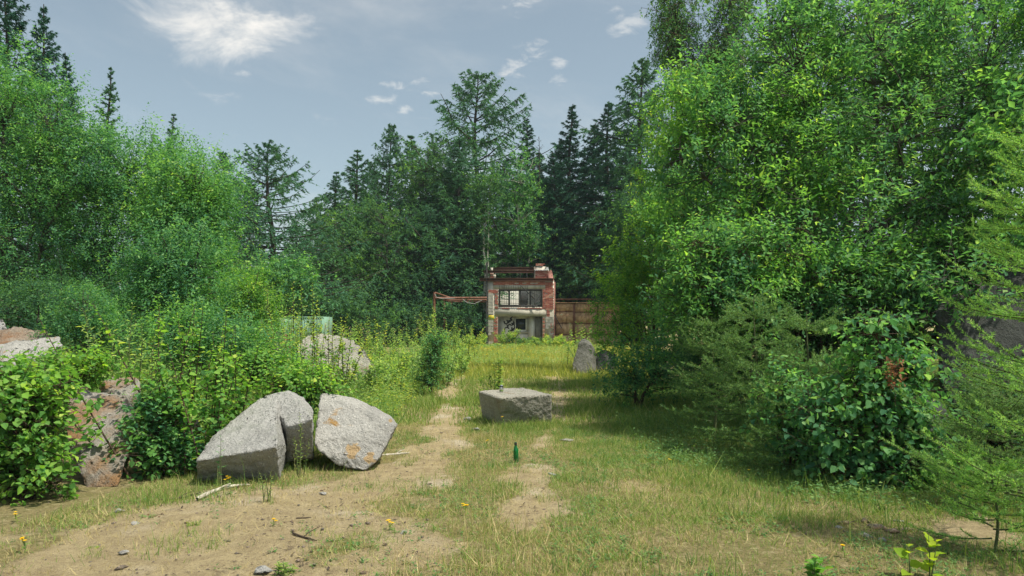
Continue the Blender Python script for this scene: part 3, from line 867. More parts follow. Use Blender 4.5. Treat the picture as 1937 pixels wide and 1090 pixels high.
# ------------------------------------------------------------------ bottle, can, sticks, stones
def lathe(name, prof, loc, mat, parent=None, seg=20):
    a = np.arange(seg) * 2 * np.pi / seg
    prof = np.array(prof)
    V = np.stack([prof[:, 0, None] * np.cos(a), prof[:, 0, None] * np.sin(a), np.repeat(prof[:, 1, None], seg, 1)], -1)
    i_ = np.arange(len(prof) * seg).reshape(len(prof), seg)
    F = np.stack([i_[:-1], np.roll(i_[:-1], -1, 1), np.roll(i_[1:], -1, 1), i_[1:]], -1).reshape(-1, 4)
    o = mk(name, V, F, M[mat], parent, smooth_=True)
    o.location = [float(v) for v in loc]
    return o
bY = 8.8; bX = bx(976.5, bY); bZ = gz1(bX, bY)
bot = lathe('beer_bottle', [(0, .004), (.028, 0), (.031, .004), (.031, .135), (.029, .15), (.020, .175), (.0145, .19), (.0135, .222), (.0155, .224), (.0155, .236), (.012, .238), (.0105, .236), (.0105, .19), (.027, .15), (.028, .01), (0, .008)], (bX, bY, bZ + .005), 'bottle_green')
bot.rotation_euler = (R(1.5), R(-2.0), 0)
tag(bot, 'empty green glass bottle standing on the worn track', 'bottle')
lathe('collar_foil', [(.0160, .205), (.0160, .2235), (.0166, .225), (.0166, .2345), (.0160, .236)], (0, 0, 0), 'can_dark', bot)
_blk = [o for o in bpy.data.objects if o.name.startswith('stone_block')][0]
_blk.location.z += .01
bpy.context.view_layer.update()
cY = 12.45; cX = bx(948.5, cY)
def on_rock(x, y):
    dg = bpy.context.evaluated_depsgraph_get()
    h, p, *_ = sc.ray_cast(dg, Vector((x, y, 3)), Vector((0, 0, -1)))
    return p.z if h else 0
cz = on_rock(cX, cY)
can = lathe('drink_can', [(0, .004), (.022, .001), (.026, .006), (.033, .014), (.033, .105), (.030, .114), (.027, .120), (.0275, .123), (.025, .118), (0, .117)], (cX, cY, cz - .002), 'can_silver')
tag(can, 'silver and green drink can standing on the granite block', 'can')
lathe('label_band', [(.0333, .018), (.0333, .048)], (0, 0, 0), 'can_green', can)
lathe('dark_band', [(.0333, .092), (.0333, .104), (.0303, .1145)], (0, 0, 0), 'can_dark', can)
def stick(name, label, px, rad, mat, cat='stick', seed=0, lift=0.0):
    P = []
    for (a, b) in px:
        d = EYE * FPX / (b - HY)
        P.append((bx(a, d), d, gz1(bx(a, d), d) + rad * .8 + lift))
    P = np.array(P)
    t_ = np.linspace(0, 1, 14); s_ = np.linspace(0, 1, len(P))
    Q = np.stack([np.interp(t_, s_, P[:, k]) for k in range(3)], 1)
    Q += (fbm(Q * 9 + seed, seed, 3)[:, None] - .5) * rad * 1.5
    rr = rad * np.interp(t_, [0, .1, .7, 1], [.6, 1, .8, .35])
    m = MB(); m.tube(Q, rr, 7)
    if len(px) > 2:
        m.tube([Q[6], Q[6] + np.array((.05, .06, .03)), Q[6] + np.array((.09, .14, .04))], np.array([.5, .4, .2]) * rad, 5)
    o = m.build(name, M[mat], None, Q[0]); o.location = Q[0]
    return tag(o, label, cat)
stick('branch', 'bleached fallen branch in front of the wedge shaped boulder', [(372, 952), (395, 938), (430, 928), (475, 922)], .022, 'wood_bleached', 'branch')
stick('branch', 'short pale stick on the sand beside the white boulder', [(722, 856), (750, 854), (775, 852)], .016, 'wood_bleached', 'branch', 3)
stick('twig', 'dark forked twig on the sandy patch', [(552, 1018), (575, 1028), (598, 1036)], .009, 'wood_dark', 'twig', 5)
stick('twig', 'thin straight dark twig on the sandy patch', [(560, 988), (588, 987)], .006, 'wood_dark', 'twig', 7)
stick('branch', 'dark fallen branch under the birch bush at the boulder foot', [(300, 948), (340, 944), (380, 936)], .012, 'wood_dark', 'branch', 9)
rs = np.random.default_rng(4)
def pebble(px, py, r_, mat, label, cat='stone', flat=.55, name='stone', group=None):
    d = EYE * FPX / (py - HY)
    x, y = bx(px, d), d
    z = gz1(x, y)
    P = []
    for k in range(11):
        v = nrm(rs.normal(size=3)) * r_ * rs.uniform(.75, 1.15)
        P.append((x + v[0], y + v[1], z + r_ * flat * .35 + v[2] * flat))
    o = rock(name, label, P, mat, r_ * .5, r_ * .10, int(rs.integers(1, 999)), cat=cat, bev=r_ * .1, freq=2 / r_ * .3, group=group)
    return o
pebble(612, 808 + 130, .05, 'granite_pale', 'fist sized pale stone on the sand below the white boulder')
pebble(762, 1018, .045, 'granite_pale', 'grey stone at the edge of the sandy patch by the yellow flower')
pebble(222, 967, .05, 'granite_grey', 'small grey stone on the sand below the brown boulder')
pebble(885, 792, .09, 'granite_pale', 'white angular stone on the track beside the hewn block')
pebble(900, 815, .10, 'granite_grey', 'flat grey stone in the grass at the corner of the hewn block')
pebble(235, 1058, .045, 'granite_pale', 'white chip of stone near the grassy corner', )
pebble(255, 997, .04, 'granite_pale', 'small white pebble on bare sand below the leafy bush')
pebble(1072, 833, .12, 'granite_pale', 'flat pale stone flush with the track behind the bottle', flat=.25)
pebble(1048, 898, .11, 'granite_pale', 'flat pale stone sunk in the track in front of the bottle', flat=.2)
pebble(500, 1086, .09, 'granite_grey', 'flat stone at the lower picture edge on the sand', flat=.3)
_ord = ('first', 'second', 'third', 'fourth', 'fifth', 'sixth', 'seventh', 'eighth', 'ninth', 'tenth')
for k, (px, py, r_) in enumerate(sorted(((1600, 992, .07), (1630, 985, .08), (1660, 998, .09), (1690, 1010, .08), (1640, 1020, .09), (1715, 1000, .06), (1605, 1012, .05), (1670, 1028, .06), (1590, 1000, .05), (1700, 985, .05)))):
    pebble(px, py, r_, 'granite_brown' if k % 2 else 'granite_grey', _ord[k] + ' flat stone of the stony patch by the larch counted from the grass side', flat=.3, name='flat_stone', group='stones in the stony patch by the larch')
# loose grit
n = 9000
rs = np.random.default_rng(8)
d = rs.uniform(4.4, 15, n) ** 1.0
x = rs.uniform(-.75, .75, n) * d
k = rs.random(n) < (.08 + .92 * bare(x, d)) * (1 - smooth(3.2, 4.2, x)) * (1 - .8 * smooth(3.6, 4.6, -x))
x, d = x[k], d[k]
n = len(x)
rr = rs.lognormal(-5.1, .55, n)
oct_ = np.array([(1, 0, 0), (-.9, .2, 0), (0, 1, 0), (.1, -1, 0), (.1, .1, .8), (0, 0, -.6)], float)
V = oct_[None] * rr[:, None, None] * rs.uniform(.6, 1.3, (n, 6, 1))
a = rs.uniform(0, 6.28, n)
V = np.stack([V[..., 0] * np.cos(a)[:, None] - V[..., 1] * np.sin(a)[:, None], V[..., 0] * np.sin(a)[:, None] + V[..., 1] * np.cos(a)[:, None], V[..., 2] * .7], -1)
V += np.stack([x, d, gz(x, d) + rr * .25], 1)[:, None, :]
of = np.array([(0, 2, 4), (2, 1, 4), (1, 3, 4), (3, 0, 4), (2, 0, 5), (1, 2, 5), (3, 1, 5), (0, 3, 5)])
grit_o = mk('gravel', V, (of[None] + (np.arange(n) * 6)[:, None, None]).reshape(-1, 3), M['granite_brown'])
tag(grit_o, 'loose pale grit scattered over the bare sand', 'gravel', kind='stuff')

n = 3600
d = rs.uniform(4.4, 13, n); x = rs.uniform(-.72, .4, n) * d
k = rs.random(n) < (.25 + .6 * bare(x, d)) * smooth(.40, .62, n2(x, d, 1.4, 111))
x, d = x[k], d[k]; n = len(x)
P = np.stack([x, d, gz(x, d) + .012], 1); a = rs.uniform(0, 6.28, n); l_ = rs.uniform(.008, .035, n)[:, None]; w_ = rs.uniform(.002, .010, n)[:, None]
T = np.stack([np.cos(a), np.sin(a), rs.normal(0, .2, n)], 1); S = np.stack([-np.sin(a), np.cos(a), rs.normal(0, .3, n)], 1)
V = np.stack([P - T * l_, P + S * w_, P + T * l_, P - S * w_], 1).reshape(-1, 3)
lit = mk('leaf_litter', V, np.arange(n * 4).reshape(-1, 4), M['wood_dark'])
tag(lit, 'dark dry leaf and twig crumbs lying on the sand', 'litter', kind='stuff')

# ------------------------------------------------------------------ vegetation builders
def bez(a, c, b, k):
    t_ = np.linspace(0, 1, k)[None, :, None]
    return (1 - t_) ** 2 * a[:, None] + 2 * t_ * (1 - t_) * c[:, None] + t_ ** 2 * b[:, None]
def leaf_geo(P, D, N, L, Wd, fold=.14, curl=.16, six=False):
    D = nrm(D); S = nrm(np.cross(D, N)); U = np.cross(S, D)
    L = L[:, None]; w = Wd[:, None]
    n_ = len(P); b = np.arange(n_)[:, None]
    if six == 'tri':                                   # far foliage: one small triangle a leaf
        V = np.stack([P + D * L * .12 - S * w * .52, P + D * L * .22 + S * w * .52, P + D * L - U * L * curl], 1)
        return V.reshape(-1, 3), b * 3 + np.array([0, 1, 2])
    if six:
        V = np.stack([P, P + D * L * .30 + S * w * .5 + U * w * fold, P + D * L * .68 + S * w * .36 + U * (w * fold * .6 - L * curl * .3), P + D * L - U * L * curl,
                      P + D * L * .68 - S * w * .36 + U * (w * fold * .6 - L * curl * .3), P + D * L * .30 - S * w * .5 + U * w * fold], 1)
        return V.reshape(-1, 3), np.concatenate([b * 6 + np.array([0, 1, 2, 3]), b * 6 + np.array([0, 3, 4, 5])])
    V = np.stack([P, P + D * L * .42 + S * w * .5 + U * w * fold, P + D * L - U * L * curl, P + D * L * .42 - S * w * .5 + U * w * fold], 1)
    return V.reshape(-1, 3), np.concatenate([b * 4 + np.array([0, 1, 2]), b * 4 + np.array([0, 2, 3])])
_LEAF = {}
def leaf_mesh(mat, ratio):
    k = (mat, round(ratio, 2))
    if k not in _LEAF:
        V, F = leaf_geo(np.zeros((1, 3)), np.array([[0, 1., 0]]), np.array([[0, 0, 1.]]), np.ones(1), np.array([ratio]), six=True)
        o = mk('leaf', V, F, M[mat]); me = o.data
        bpy.data.objects.remove(o)
        _LEAF[k] = me
    return _LEAF[k]
def put_leaves(root, loc, P, D, N, L, ratio, mat):
    me = leaf_mesh(mat, ratio)
    D = nrm(D); S = nrm(np.cross(D, N)); U = np.cross(S, D)
    for p, d_, s_, u_, l_ in zip(P - loc, D, S, U, L):
        o = bpy.data.objects.new('leaf', me)
        COL.objects.link(o); o.parent = root
        mm = Matrix(((s_[0] * l_, d_[0] * l_, u_[0] * l_, p[0]), (s_[1] * l_, d_[1] * l_, u_[1] * l_, p[1]), (s_[2] * l_, d_[2] * l_, u_[2] * l_, p[2]), (0, 0, 0, 1)))
        o.matrix_local = mm
def lob(l, Y):
    """(px, py, rx_px, ry_px[, depth offset, depth radius]) -> centre, radii"""
    px, py, rx, ry = l[:4]
    dy = l[4] if len(l) > 4 else 0.
    c = pt(px, py, Y + dy)
    k = (Y + dy) / FPX
    rd = l[5] if len(l) > 5 else (rx + ry) * .45 * k
    return c, np.array((rx * k, rd, ry * k))
def broadleaf(name, label, cat, px, Y, lobes, clumps, shoots, per, L, ratio, mat, bk='bark_grey', seed=1, group=None, clump_r=.3, shoot_len=.3, up=.45, stem_r=.07,
              six=False, twigs=True, leaf_objects=0, droop=.15, stems=None, rmin=.3, spread=.5, trunk_name='trunk', crown_name='crown', zoff=0):
    g = np.random.default_rng(seed)
    x0 = bx(px, Y); base = np.array((x0, Y, gz1(x0, Y) - .05 + zoff))
    C0, R0 = map(np.array, zip(*[lob(l, Y) for l in lobes]))
    w = np.prod(R0, 1) ** .62; w /= w.sum()
    li = g.choice(len(lobes), clumps, p=w)
    dr = nrm(g.normal(size=(clumps, 3)))
    rad = g.uniform(rmin, 1, clumps) ** .6 * (.52 + .85 * vnoise(dr * 2.6 + li[:, None] * 5.1 + seed, seed))
    C = C0[li] + R0[li] * dr * rad[:, None]
    ok = C[:, 2] > gz(C[:, 0], C[:, 1]) + .06
    C, li, dr = C[ok], li[ok], dr[ok]
    nc = len(C)
    # stems
    ns = len(lobes) if stems is None else stems
    ends = C0[:ns] if ns <= len(lobes) else C0[g.integers(0, len(lobes), ns)]
    ends = ends + g.normal(0, .12, ends.shape) * R0[np.arange(len(ends)) % len(R0)]
    A = base + np.stack([g.normal(0, stem_r * 1.2, len(ends)), g.normal(0, stem_r * 1.2, len(ends)), np.zeros(len(ends))], 1)
    ctl = A * .62 + ends * .38
    ctl[:, 2] = base[2] + (ends[:, 2] - base[2]) * .62
    K = 11
    SP = bez(A, ctl, ends, K)
    SP[:, 1:-1] += (g.random((len(ends), K - 2, 3)) - .5) * .022 * np.linalg.norm(ends - A, axis=1)[:, None, None]
    m = MB()
    sr = stem_r * np.linspace(1, .28, K)[None] * g.uniform(.6, 1.1, (len(ends), 1))
    sr[0] = stem_r * np.linspace(1.1, .3, K)
    m.add(*[q if i == 0 else [q] for i, q in enumerate(tubes(SP, sr, 7))])
    # branches
    cand = SP[:, 3:].reshape(-1, 3)
    cr = sr[:, 3:].ravel()
    dd = np.linalg.norm(C[:, None] - cand[None], axis=2) + .9 * np.maximum(0, cand[None, :, 2] - C[:, None, 2] + .1)
    j = dd.argmin(1)
    q = cand[j]
    ln = np.linalg.norm(C - q, axis=1)
    ctl = (q + C) / 2 + np.stack([g.normal(0, .1, nc) * ln, g.normal(0, .1, nc) * ln, ln * g.uniform(.02, .22, nc)], 1)
    BPt = bez(q, ctl, C, 6)
    br = np.minimum(cr[j] * .7, .010 + .015 * ln)[:, None] * np.linspace(1, .35, 6)[None]
    V, F = tubes(BPt, br, 5); m.add(V, [F])
    # shoots
    S = nc * shoots
    ci = np.repeat(np.arange(nc), shoots)
    sb = C[ci] + g.normal(size=(S, 3)) * clump_r * np.array((1, 1, .7))
    ax = nrm(dr[ci] * .55 + np.array((0, 0, up)) + g.normal(size=(S, 3)) * spread)
    sl = shoot_len * g.uniform(.5, 1.25, S)
    tip = sb + ax * sl[:, None]
    if twigs:
        k2 = np.arange(S) if S < 2500 else np.arange(0, S, 2)
        TP = np.stack([C[ci], sb, tip], 1)[k2]
        V, F = tubes(TP, np.array([.006, .004, .0015])[None].repeat(len(k2), 0) * max(.6, shoot_len / .3), 3); m.add(V, [F])
    t_ = (np.arange(per) + .6) / per
    n_ = S * per
    tt = np.tile(t_, S) + g.normal(0, .04, n_)
    si = np.repeat(np.arange(S), per)
    P = sb[si] + ax[si] * (sl[si] * tt)[:, None]
    ref = nrm(np.cross(ax, np.array((.31, .17, .94))))
    ref2 = np.cross(ax, ref)
    az = np.tile(np.arange(per) * 2.4, S) + np.repeat(g.uniform(0, 6.28, S), per)
    rdv = ref[si] * np.cos(az)[:, None] + ref2[si] * np.sin(az)[:, None]
    D = nrm(ax[si] * .5 + rdv * .85 + np.array((0, 0, -droop)) + g.normal(0, .15, (n_, 3)))
    N = nrm(np.array((0, 0, .9)) + rdv * -.25 + ax[si] * .3 + g.normal(0, .38, (n_, 3)))
    Lv = L * np.clip(g.lognormal(-.06, .26, n_), .4, 1.6) * np.interp(tt, [0, .25, .8, 1.05], [.8, 1, 1, .6])
    tone = (g.normal(0, .42, nc)[ci] + g.normal(0, .38, S))[si] + (tt - .55) * .55  # clump spread widened so leaf colour imitates shadow between lobes
    keep = P[:, 2] > gz(P[:, 0], P[:, 1]) + .01
    P, D, N, Lv, tone = P[keep], D[keep], N[keep], Lv[keep], tone[keep]
    P = P + nrm(D) * .012
    root = empty(name, base, label, cat, group)
    m.build(trunk_name, M[bk], root, base, smooth_=True)
    rest = np.ones(len(P), bool)
    if leaf_objects:
        dist = P[:, 1] + .15 * np.abs(P[:, 0] - P[:, 0].mean())
        inside = (np.abs(P[:, 0] / P[:, 1] * FPX) < 968) & (P[:, 1] > 1)
        order = np.argsort(np.where(inside, dist, 1e6))[: int(leaf_objects * 2.5)]
        pick = g.permutation(order)[:leaf_objects]
        put_leaves(root, base, P[pick], D[pick], N[pick], Lv[pick], ratio, mat)
        rest[pick] = False
    V, F = leaf_geo(P[rest], D[rest], N[rest], Lv[rest], Lv[rest] * ratio, six=six)
    o = mk(crown_name, V, F, M[mat], root, base, attr={'tone': np.repeat(tone[rest], len(V) // max(int(rest.sum()), 1))})
    if leaf_objects: o['kind'] = 'stuff'
    return root

def conifer_meshes(H, rad, seed, mat, whorls=26, per=6, base_f=.12, droop=.25, upturn=.25, hang=.5, spray=.34, twn=16, cl=6, irregular=.25, power=.8, bk='bark_dark', lean=0., nw=.055, nl=.22):
    """trunk and crown meshes of a conifer, foot at the origin"""
    g = np.random.default_rng(seed)
    K = 12
    zt = np.linspace(0, H, K)
    wob = np.stack([fbm(np.stack([zt * .25, zt * 0 + seed, zt * 0], 1), seed, 2) - .5, fbm(np.stack([zt * .25, zt * 0 + seed + 9, zt * 0], 1), seed, 2) - .5], 1) * H * .03
    TP = np.stack([wob[:, 0] + lean * zt, wob[:, 1], zt], 1)
    m = MB()
    m.tube(TP, np.maximum(.013 * H * (1 - zt / H) ** .8, .012) + .01, 8)
    n_ = whorls * per
    f = np.repeat(np.linspace(base_f, .985, whorls), per) + g.normal(0, .35 / whorls, n_)
    f = np.clip(f, base_f * .8, .99)
    ln = rad * (1 - (f - base_f * .8) / (1 - base_f * .8)) ** power * (1 + g.normal(0, irregular, n_)) + .06
    low = np.clip((f - base_f * .8) / .12, .55, 1)
    ln = np.maximum(ln * low, .05)
    az = np.tile(np.arange(per) * 2 * np.pi / per, whorls) + np.repeat(g.uniform(0, 6.28, whorls), per) + g.normal(0, .3, n_)
    d = np.stack([np.cos(az), np.sin(az), np.zeros(n_)], 1)
    b0 = np.stack([np.interp(f * H, zt, TP[:, k]) for k in range(3)], 1)
    rise = np.interp(f, [base_f, .6, 1], [-droop, .05, .75])
    KB = 7
    t_ = np.linspace(0, 1, KB)
    zc = rise[:, None] * t_ - droop * .5 * (t_ ** 2) + upturn * t_ ** 3
    BP = b0[:, None] + d[:, None] * (t_[None] * ln[:, None])[..., None]
    BP[..., 2] += zc * ln[:, None]
    side = np.stack([-d[:, 1], d[:, 0], 0 * az], 1)
    BP += side[:, None] * ((fbm(np.stack([np.repeat(np.arange(n_) * 3.3, KB), np.tile(t_ * 2, n_), np.zeros(n_ * KB)], 1), seed, 2).reshape(n_, KB) - .5) * ln[:, None] * .3 * t_)[..., None]
    br = (.012 + .012 * ln)[:, None] * np.linspace(1, .2, KB)
    V, F = tubes(BP, br, 4); m.add(V, [F])
    # twigs along each branch
    tw = n_ * twn
    bi = np.repeat(np.arange(n_), twn)
    u = g.uniform(.14, 1.0, tw) ** .85
    fi = u * (KB - 1); i0 = np.minimum(fi.astype(int), KB - 2); fr = (fi - i0)[:, None]
    q = BP[bi, i0] * (1 - fr) + BP[bi, i0 + 1] * fr
    bd = nrm(BP[bi, i0 + 1] - BP[bi, i0])
    sg = g.choice([-1., 1.], tw)[:, None]
    td = nrm(bd * .55 + side[bi] * sg * g.uniform(.3, 1, (tw, 1)) + np.array((0, 0, -hang)) * g.uniform(.2, 1.3, (tw, 1)) + g.normal(0, .15, (tw, 3)))
    tl = spray * (1.15 - .65 * u) * np.clip(ln[bi] / rad * 1.1 + .13, .13, 1.2) * g.uniform(.6, 1.3, tw) * (rad ** .4)
    # needle clumps on twigs
    N_ = tw * cl
    ti = np.repeat(np.arange(tw), cl)
    s_ = g.uniform(0, 1, N_)
    P = q[ti] + td[ti] * (tl[ti] * s_)[:, None] + np.array((0, 0, -1)) * (hang * .25 * tl[ti] * s_ ** 2)[:, None]
    nd = nrm(td[ti] * .8 + g.normal(0, .55, (N_, 3)))
    sz_ = np.clip(ln[bi] / rad * 1.6 + .42, .42, 1)[ti]
    nlv = nl * g.uniform(.6, 1.3, N_) * sz_
    wv = nrm(np.cross(nd, g.normal(size=(N_, 3))))
    ww = nw * g.uniform(.6, 1.2, N_) * sz_
    V = np.stack([P - nd * nlv[:, None] * .3 - wv * ww[:, None] * .55, P - nd * nlv[:, None] * .3 + wv * ww[:, None] * .55, P + nd * nlv[:, None] * .75], 1).reshape(-1, 3)
    F = np.arange(N_ * 3).reshape(-1, 3)
    to = m.build('trunk', M[bk], smooth_=True); co = mk('crown', V, F, M[mat])
    r_ = (to.data, co.data)
    bpy.data.objects.remove(to); bpy.data.objects.remove(co)
    return r_
def conifer(name, label, cat, px, top, Y, proto, H, group, wide=1., rot=0., seed=0):
    x = bx(px, Y); z = gz1(x, Y) - .1
    h = bz(top, Y) - z
    s = h / H
    o = empty(name, (x, Y, z), label, cat, group)
    o.rotation_euler = (0, 0, rot)
    o.scale = (s * wide, s * wide, s)
    for nm, me in zip(('trunk', 'crown'), proto):
        c = bpy.data.objects.new(nm, me)
        COL.objects.link(c); c.parent = o
    return o
def needle_geo(SP, g, step=.008, nl=.026, nw=.0035, spread=.9):
    """needles round polylines SP (n,k,3)"""
    n_, k, _ = SP.shape
    ln = np.linalg.norm(np.diff(SP, axis=1), axis=2).sum(1)
    cnt = np.maximum((ln / step).astype(int), 3)
    si = np.repeat(np.arange(n_), cnt)
    u = g.uniform(0, 1, len(si)) * (k - 1)
    i0 = np.minimum(u.astype(int), k - 2); fr = (u - i0)[:, None]
    P = SP[si, i0] * (1 - fr) + SP[si, i0 + 1] * fr
    T = nrm(SP[si, i0 + 1] - SP[si, i0])
    rv = nrm(np.cross(T, g.normal(size=T.shape)))
    D = nrm(rv * spread + T * g.uniform(.25, .9, (len(si), 1)) + np.array((0, 0, .15)))
    S = nrm(np.cross(D, g.normal(size=D.shape)))
    l_ = (nl * g.uniform(.7, 1.2, len(si)))[:, None]
    V = np.stack([P - S * nw * .5, P + S * nw * .5, P + D * l_], 1).reshape(-1, 3)
    return V, np.arange(len(si) * 3).reshape(-1, 3)
def larch(name, label, px, Y, top, branches, mat, seed, step=.008, nl=.026, nw=.0035, group=None, trunk_r=.03, side=7, zlo=.1, lenf=.5, face=.0, blen=None, shootl=.3, frame=None, rise=.15):
    """young larch: leader, limbs and needle-covered side shoots"""
    g = np.random.default_rng(seed)
    x = bx(px, Y); z0 = gz1(x, Y) - .03
    H = bz(top, Y) - z0
    base = np.array((x, Y, z0))
    f = np.sort(g.uniform(zlo, .97, branches))
    az = np.arange(branches) * 2.4 + g.normal(0, .3, branches)
    d = np.stack([np.cos(az), np.sin(az), 0 * az], 1)
    if face:
        d = nrm(d + np.array((face, -abs(face) * .35, 0)))
    ln = (blen or H * lenf) * (1.02 - f) ** .75 * g.uniform(.65, 1.2, branches) + .1
    b0 = base + np.stack([g.normal(0, .01, branches), g.normal(0, .01, branches), f * H], 1)
    end = b0 + d * ln[:, None] + np.array((0, 0, 1)) * (ln * g.uniform(rise - .2, rise + .25, branches))[:, None]
    ctl = (b0 + end) / 2 + np.array((0, 0, -1)) * (ln * .12)[:, None]
    BP = bez(b0, ctl, end, 8)
    m = MB()
    zt = np.linspace(0, 1, 9)
    m.tube(np.stack([x + .03 * np.sin(zt * 5), Y + 0 * zt, z0 + zt * H], 1), trunk_r * (1.05 - zt) + .004, 7)
    V, F = tubes(BP, (.004 + .006 * ln)[:, None] * np.linspace(1, .25, 8), 4); m.add(V, [F])
    n_ = branches * side
    bi = np.repeat(np.arange(branches), side)
    u = np.tile((np.arange(side) + .5) / side, branches) * .85 + .1
    fi = u * 7; i0 = np.minimum(fi.astype(int), 6); fr = (fi - i0)[:, None]
    q = BP[bi, i0] * (1 - fr) + BP[bi, i0 + 1] * fr
    T = nrm(BP[bi, i0 + 1] - BP[bi, i0])
    sd = nrm(np.cross(T, np.array((0, 0, 1.)))) * np.where(np.arange(n_) % 2, 1, -1)[:, None]
    sdir_ = nrm(T * .7 + sd * .75 + g.normal(0, .22, (n_, 3)) + np.array((0, 0, .12)))
    sl = shootl * (1.1 - .6 * u) * g.uniform(.5, 1.25, n_)
    SPt = bez(q, q + sdir_ * (sl * .5)[:, None] + np.array((0, 0, -.01)), q + sdir_ * sl[:, None] + np.array((0, 0, 1)) * (sl * .1)[:, None], 5)
    V, F = tubes(SPt, np.array([.003, .0025, .002, .0015, .001])[None].repeat(n_, 0), 3); m.add(V, [F])
    root = empty(name, base, label, 'young larch', group)
    m.build('trunk', M['bark_green'], root, base, smooth_=True)
    V1, F1 = needle_geo(SPt, g, step, nl, nw)
    V2, F2 = needle_geo(BP[:, 2:], g, step, nl, nw)
    mk('crown', np.concatenate([V1, V2]), np.concatenate([F1, F2 + len(V1)]), M[mat], root, base)
    return root
def herb(name, label, cat, px, Y, top, stems, width, mat, L, ratio, seed, group=None, per=22, lean=.12, leaf_objects=0, z_at=None, t0=.12, lw=None, six=False, bk='bark_green', ldroop=.1, branchy=0):
    """upright leafy shoots from one foot"""
    g = np.random.default_rng(seed)
    x = bx(px, Y); z0 = gz1(x, Y) - .02
    H = bz(top, Y) - z0
    base = np.array((x, Y, z0))
    wm = width * Y / FPX
    A = base + np.stack([g.normal(0, wm * .16, stems), g.normal(0, wm * .16, stems), np.zeros(stems)], 1)
    hh = H * g.uniform(.55, 1.0, stems); hh[0] = H
    E = A + np.stack([g.normal(0, wm * .26, stems), g.normal(0, wm * .26, stems), hh], 1)
    E[0, :2] = A[0, :2] + g.normal(0, wm * .08, 2)
    SPt = bez(A, (A + E) / 2 + np.stack([g.normal(0, lean * .4, stems) * hh * .4, g.normal(0, lean * .4, stems) * hh * .4, hh * .05], 1), E, 8)
    if branchy:
        nb = stems * branchy
        bi = np.repeat(np.arange(stems), branchy)
        u = g.uniform(.25, .85, nb); fi = u * 7; i0 = fi.astype(int); fr = (fi - i0)[:, None]
        q = SPt[bi, i0] * (1 - fr) + SPt[bi, i0 + 1] * fr
        dv = nrm(np.stack([g.normal(0, 1, nb), g.normal(0, 1, nb), g.uniform(.5, 1.4, nb)], 1))
        e2 = q + dv * (hh[bi] * g.uniform(.18, .36, nb) * (1.1 - u))[:, None]
        SPt = np.concatenate([SPt, bez(q, (q + e2) / 2 + np.array((0, 0, -.02)), e2, 8)])
    ns = len(SPt)
    ln = np.linalg.norm(np.diff(SPt, axis=1), axis=2).sum(1)
    m = MB()
    V, F = tubes(SPt, (.004 + .0045 * ln)[:, None] * np.linspace(1, .25, 8), 5); m.add(V, [F])
    cnt = np.maximum((per * ln / H).astype(int), 4)
    si = np.repeat(np.arange(ns), cnt)
    kk = np.concatenate([np.arange(c) for c in cnt])
    u = t0 + (1 - t0) * (kk + .5) / cnt[si]
    u = np.where(si >= stems, .1 + .9 * (kk + .5) / cnt[si], u)
    fi = np.clip(u, 0, .999) * 7; i0 = fi.astype(int); fr = (fi - i0)[:, None]
    P = SPt[si, i0] * (1 - fr) + SPt[si, i0 + 1] * fr
    T = nrm(SPt[si, i0 + 1] - SPt[si, i0])
    az = kk * 2.4 + si * 1.7
    r1 = nrm(np.cross(T, np.array((.9, .3, .1)))); r2 = np.cross(T, r1)
    rdv = r1 * np.cos(az)[:, None] + r2 * np.sin(az)[:, None]
    D = nrm(rdv * .9 + T * .55 + np.array((0, 0, -ldroop)) + g.normal(0, .18, P.shape))
    N = nrm(np.array((0, 0, .8)) + T * .5 - rdv * .3 + g.normal(0, .3, P.shape))
    Lv = L * g.uniform(.65, 1.2, len(P)) * np.interp(u, [0, .3, .8, 1], [.8, 1.05, .9, .55])
    root = empty(name, base, label, cat, group)
    m.build('stem', M[bk], root, base, smooth_=True)
    rest = np.ones(len(P), bool)
    if leaf_objects:
        pick = g.permutation(len(P))[:leaf_objects]
        put_leaves(root, base, P[pick], D[pick], N[pick], Lv[pick], ratio, mat)
        rest[pick] = False
    if rest.any():
        V, F = leaf_geo(P[rest], D[rest], N[rest], Lv[rest], Lv[rest] * ratio, six=six)
        o = mk('foliage', V, F, M[mat], root, base, attr={'tone': np.repeat((g.normal(0, .4, ns)[si] + (u - .5) * .7)[rest], len(V) // int(rest.sum()))})
        if leaf_objects: o['kind'] = 'stuff'
    return root

# ------------------------------------------------------------------ far conifers
GC = 'conifers behind the clearing'
LA = [conifer_meshes(16, 4.0, 11, 'needle_larch', 36, 5, .14, .18, .30, .85, .55, 18, 12, .22, .82),
      conifer_meshes(16, 6.0, 15, 'needle_larch', 22, 6, .18, .14, .34, 1.15, .55, 24, 12, .20, .80),
      conifer_meshes(16, 2.7, 13, 'needle_larch', 36, 5, .12, .15, .25, .7, .5, 14, 11, .32, .9)]
SP_ = [conifer_meshes(16, 3.5, 21, 'needle_spruce', 44, 5, .05, .42, .30, .6, .50, 15, 12, .22, .98),
       conifer_meshes(16, 2.7, 22, 'needle_spruce', 44, 5, .06, .46, .30, .55, .46, 14, 11, .26, 1.0),
       conifer_meshes(16, 1.9, 23, 'needle_larch', 36, 5, .08, .1, .3, .35, .4, 10, 10, .35, .95, nl=.18, nw=.06)]
BARE = conifer_meshes(16, 2.0, 24, 'bark_grey', 18, 4, .3, .3, .1, .4, .3, 3, 2, .4, .7)
K = 0
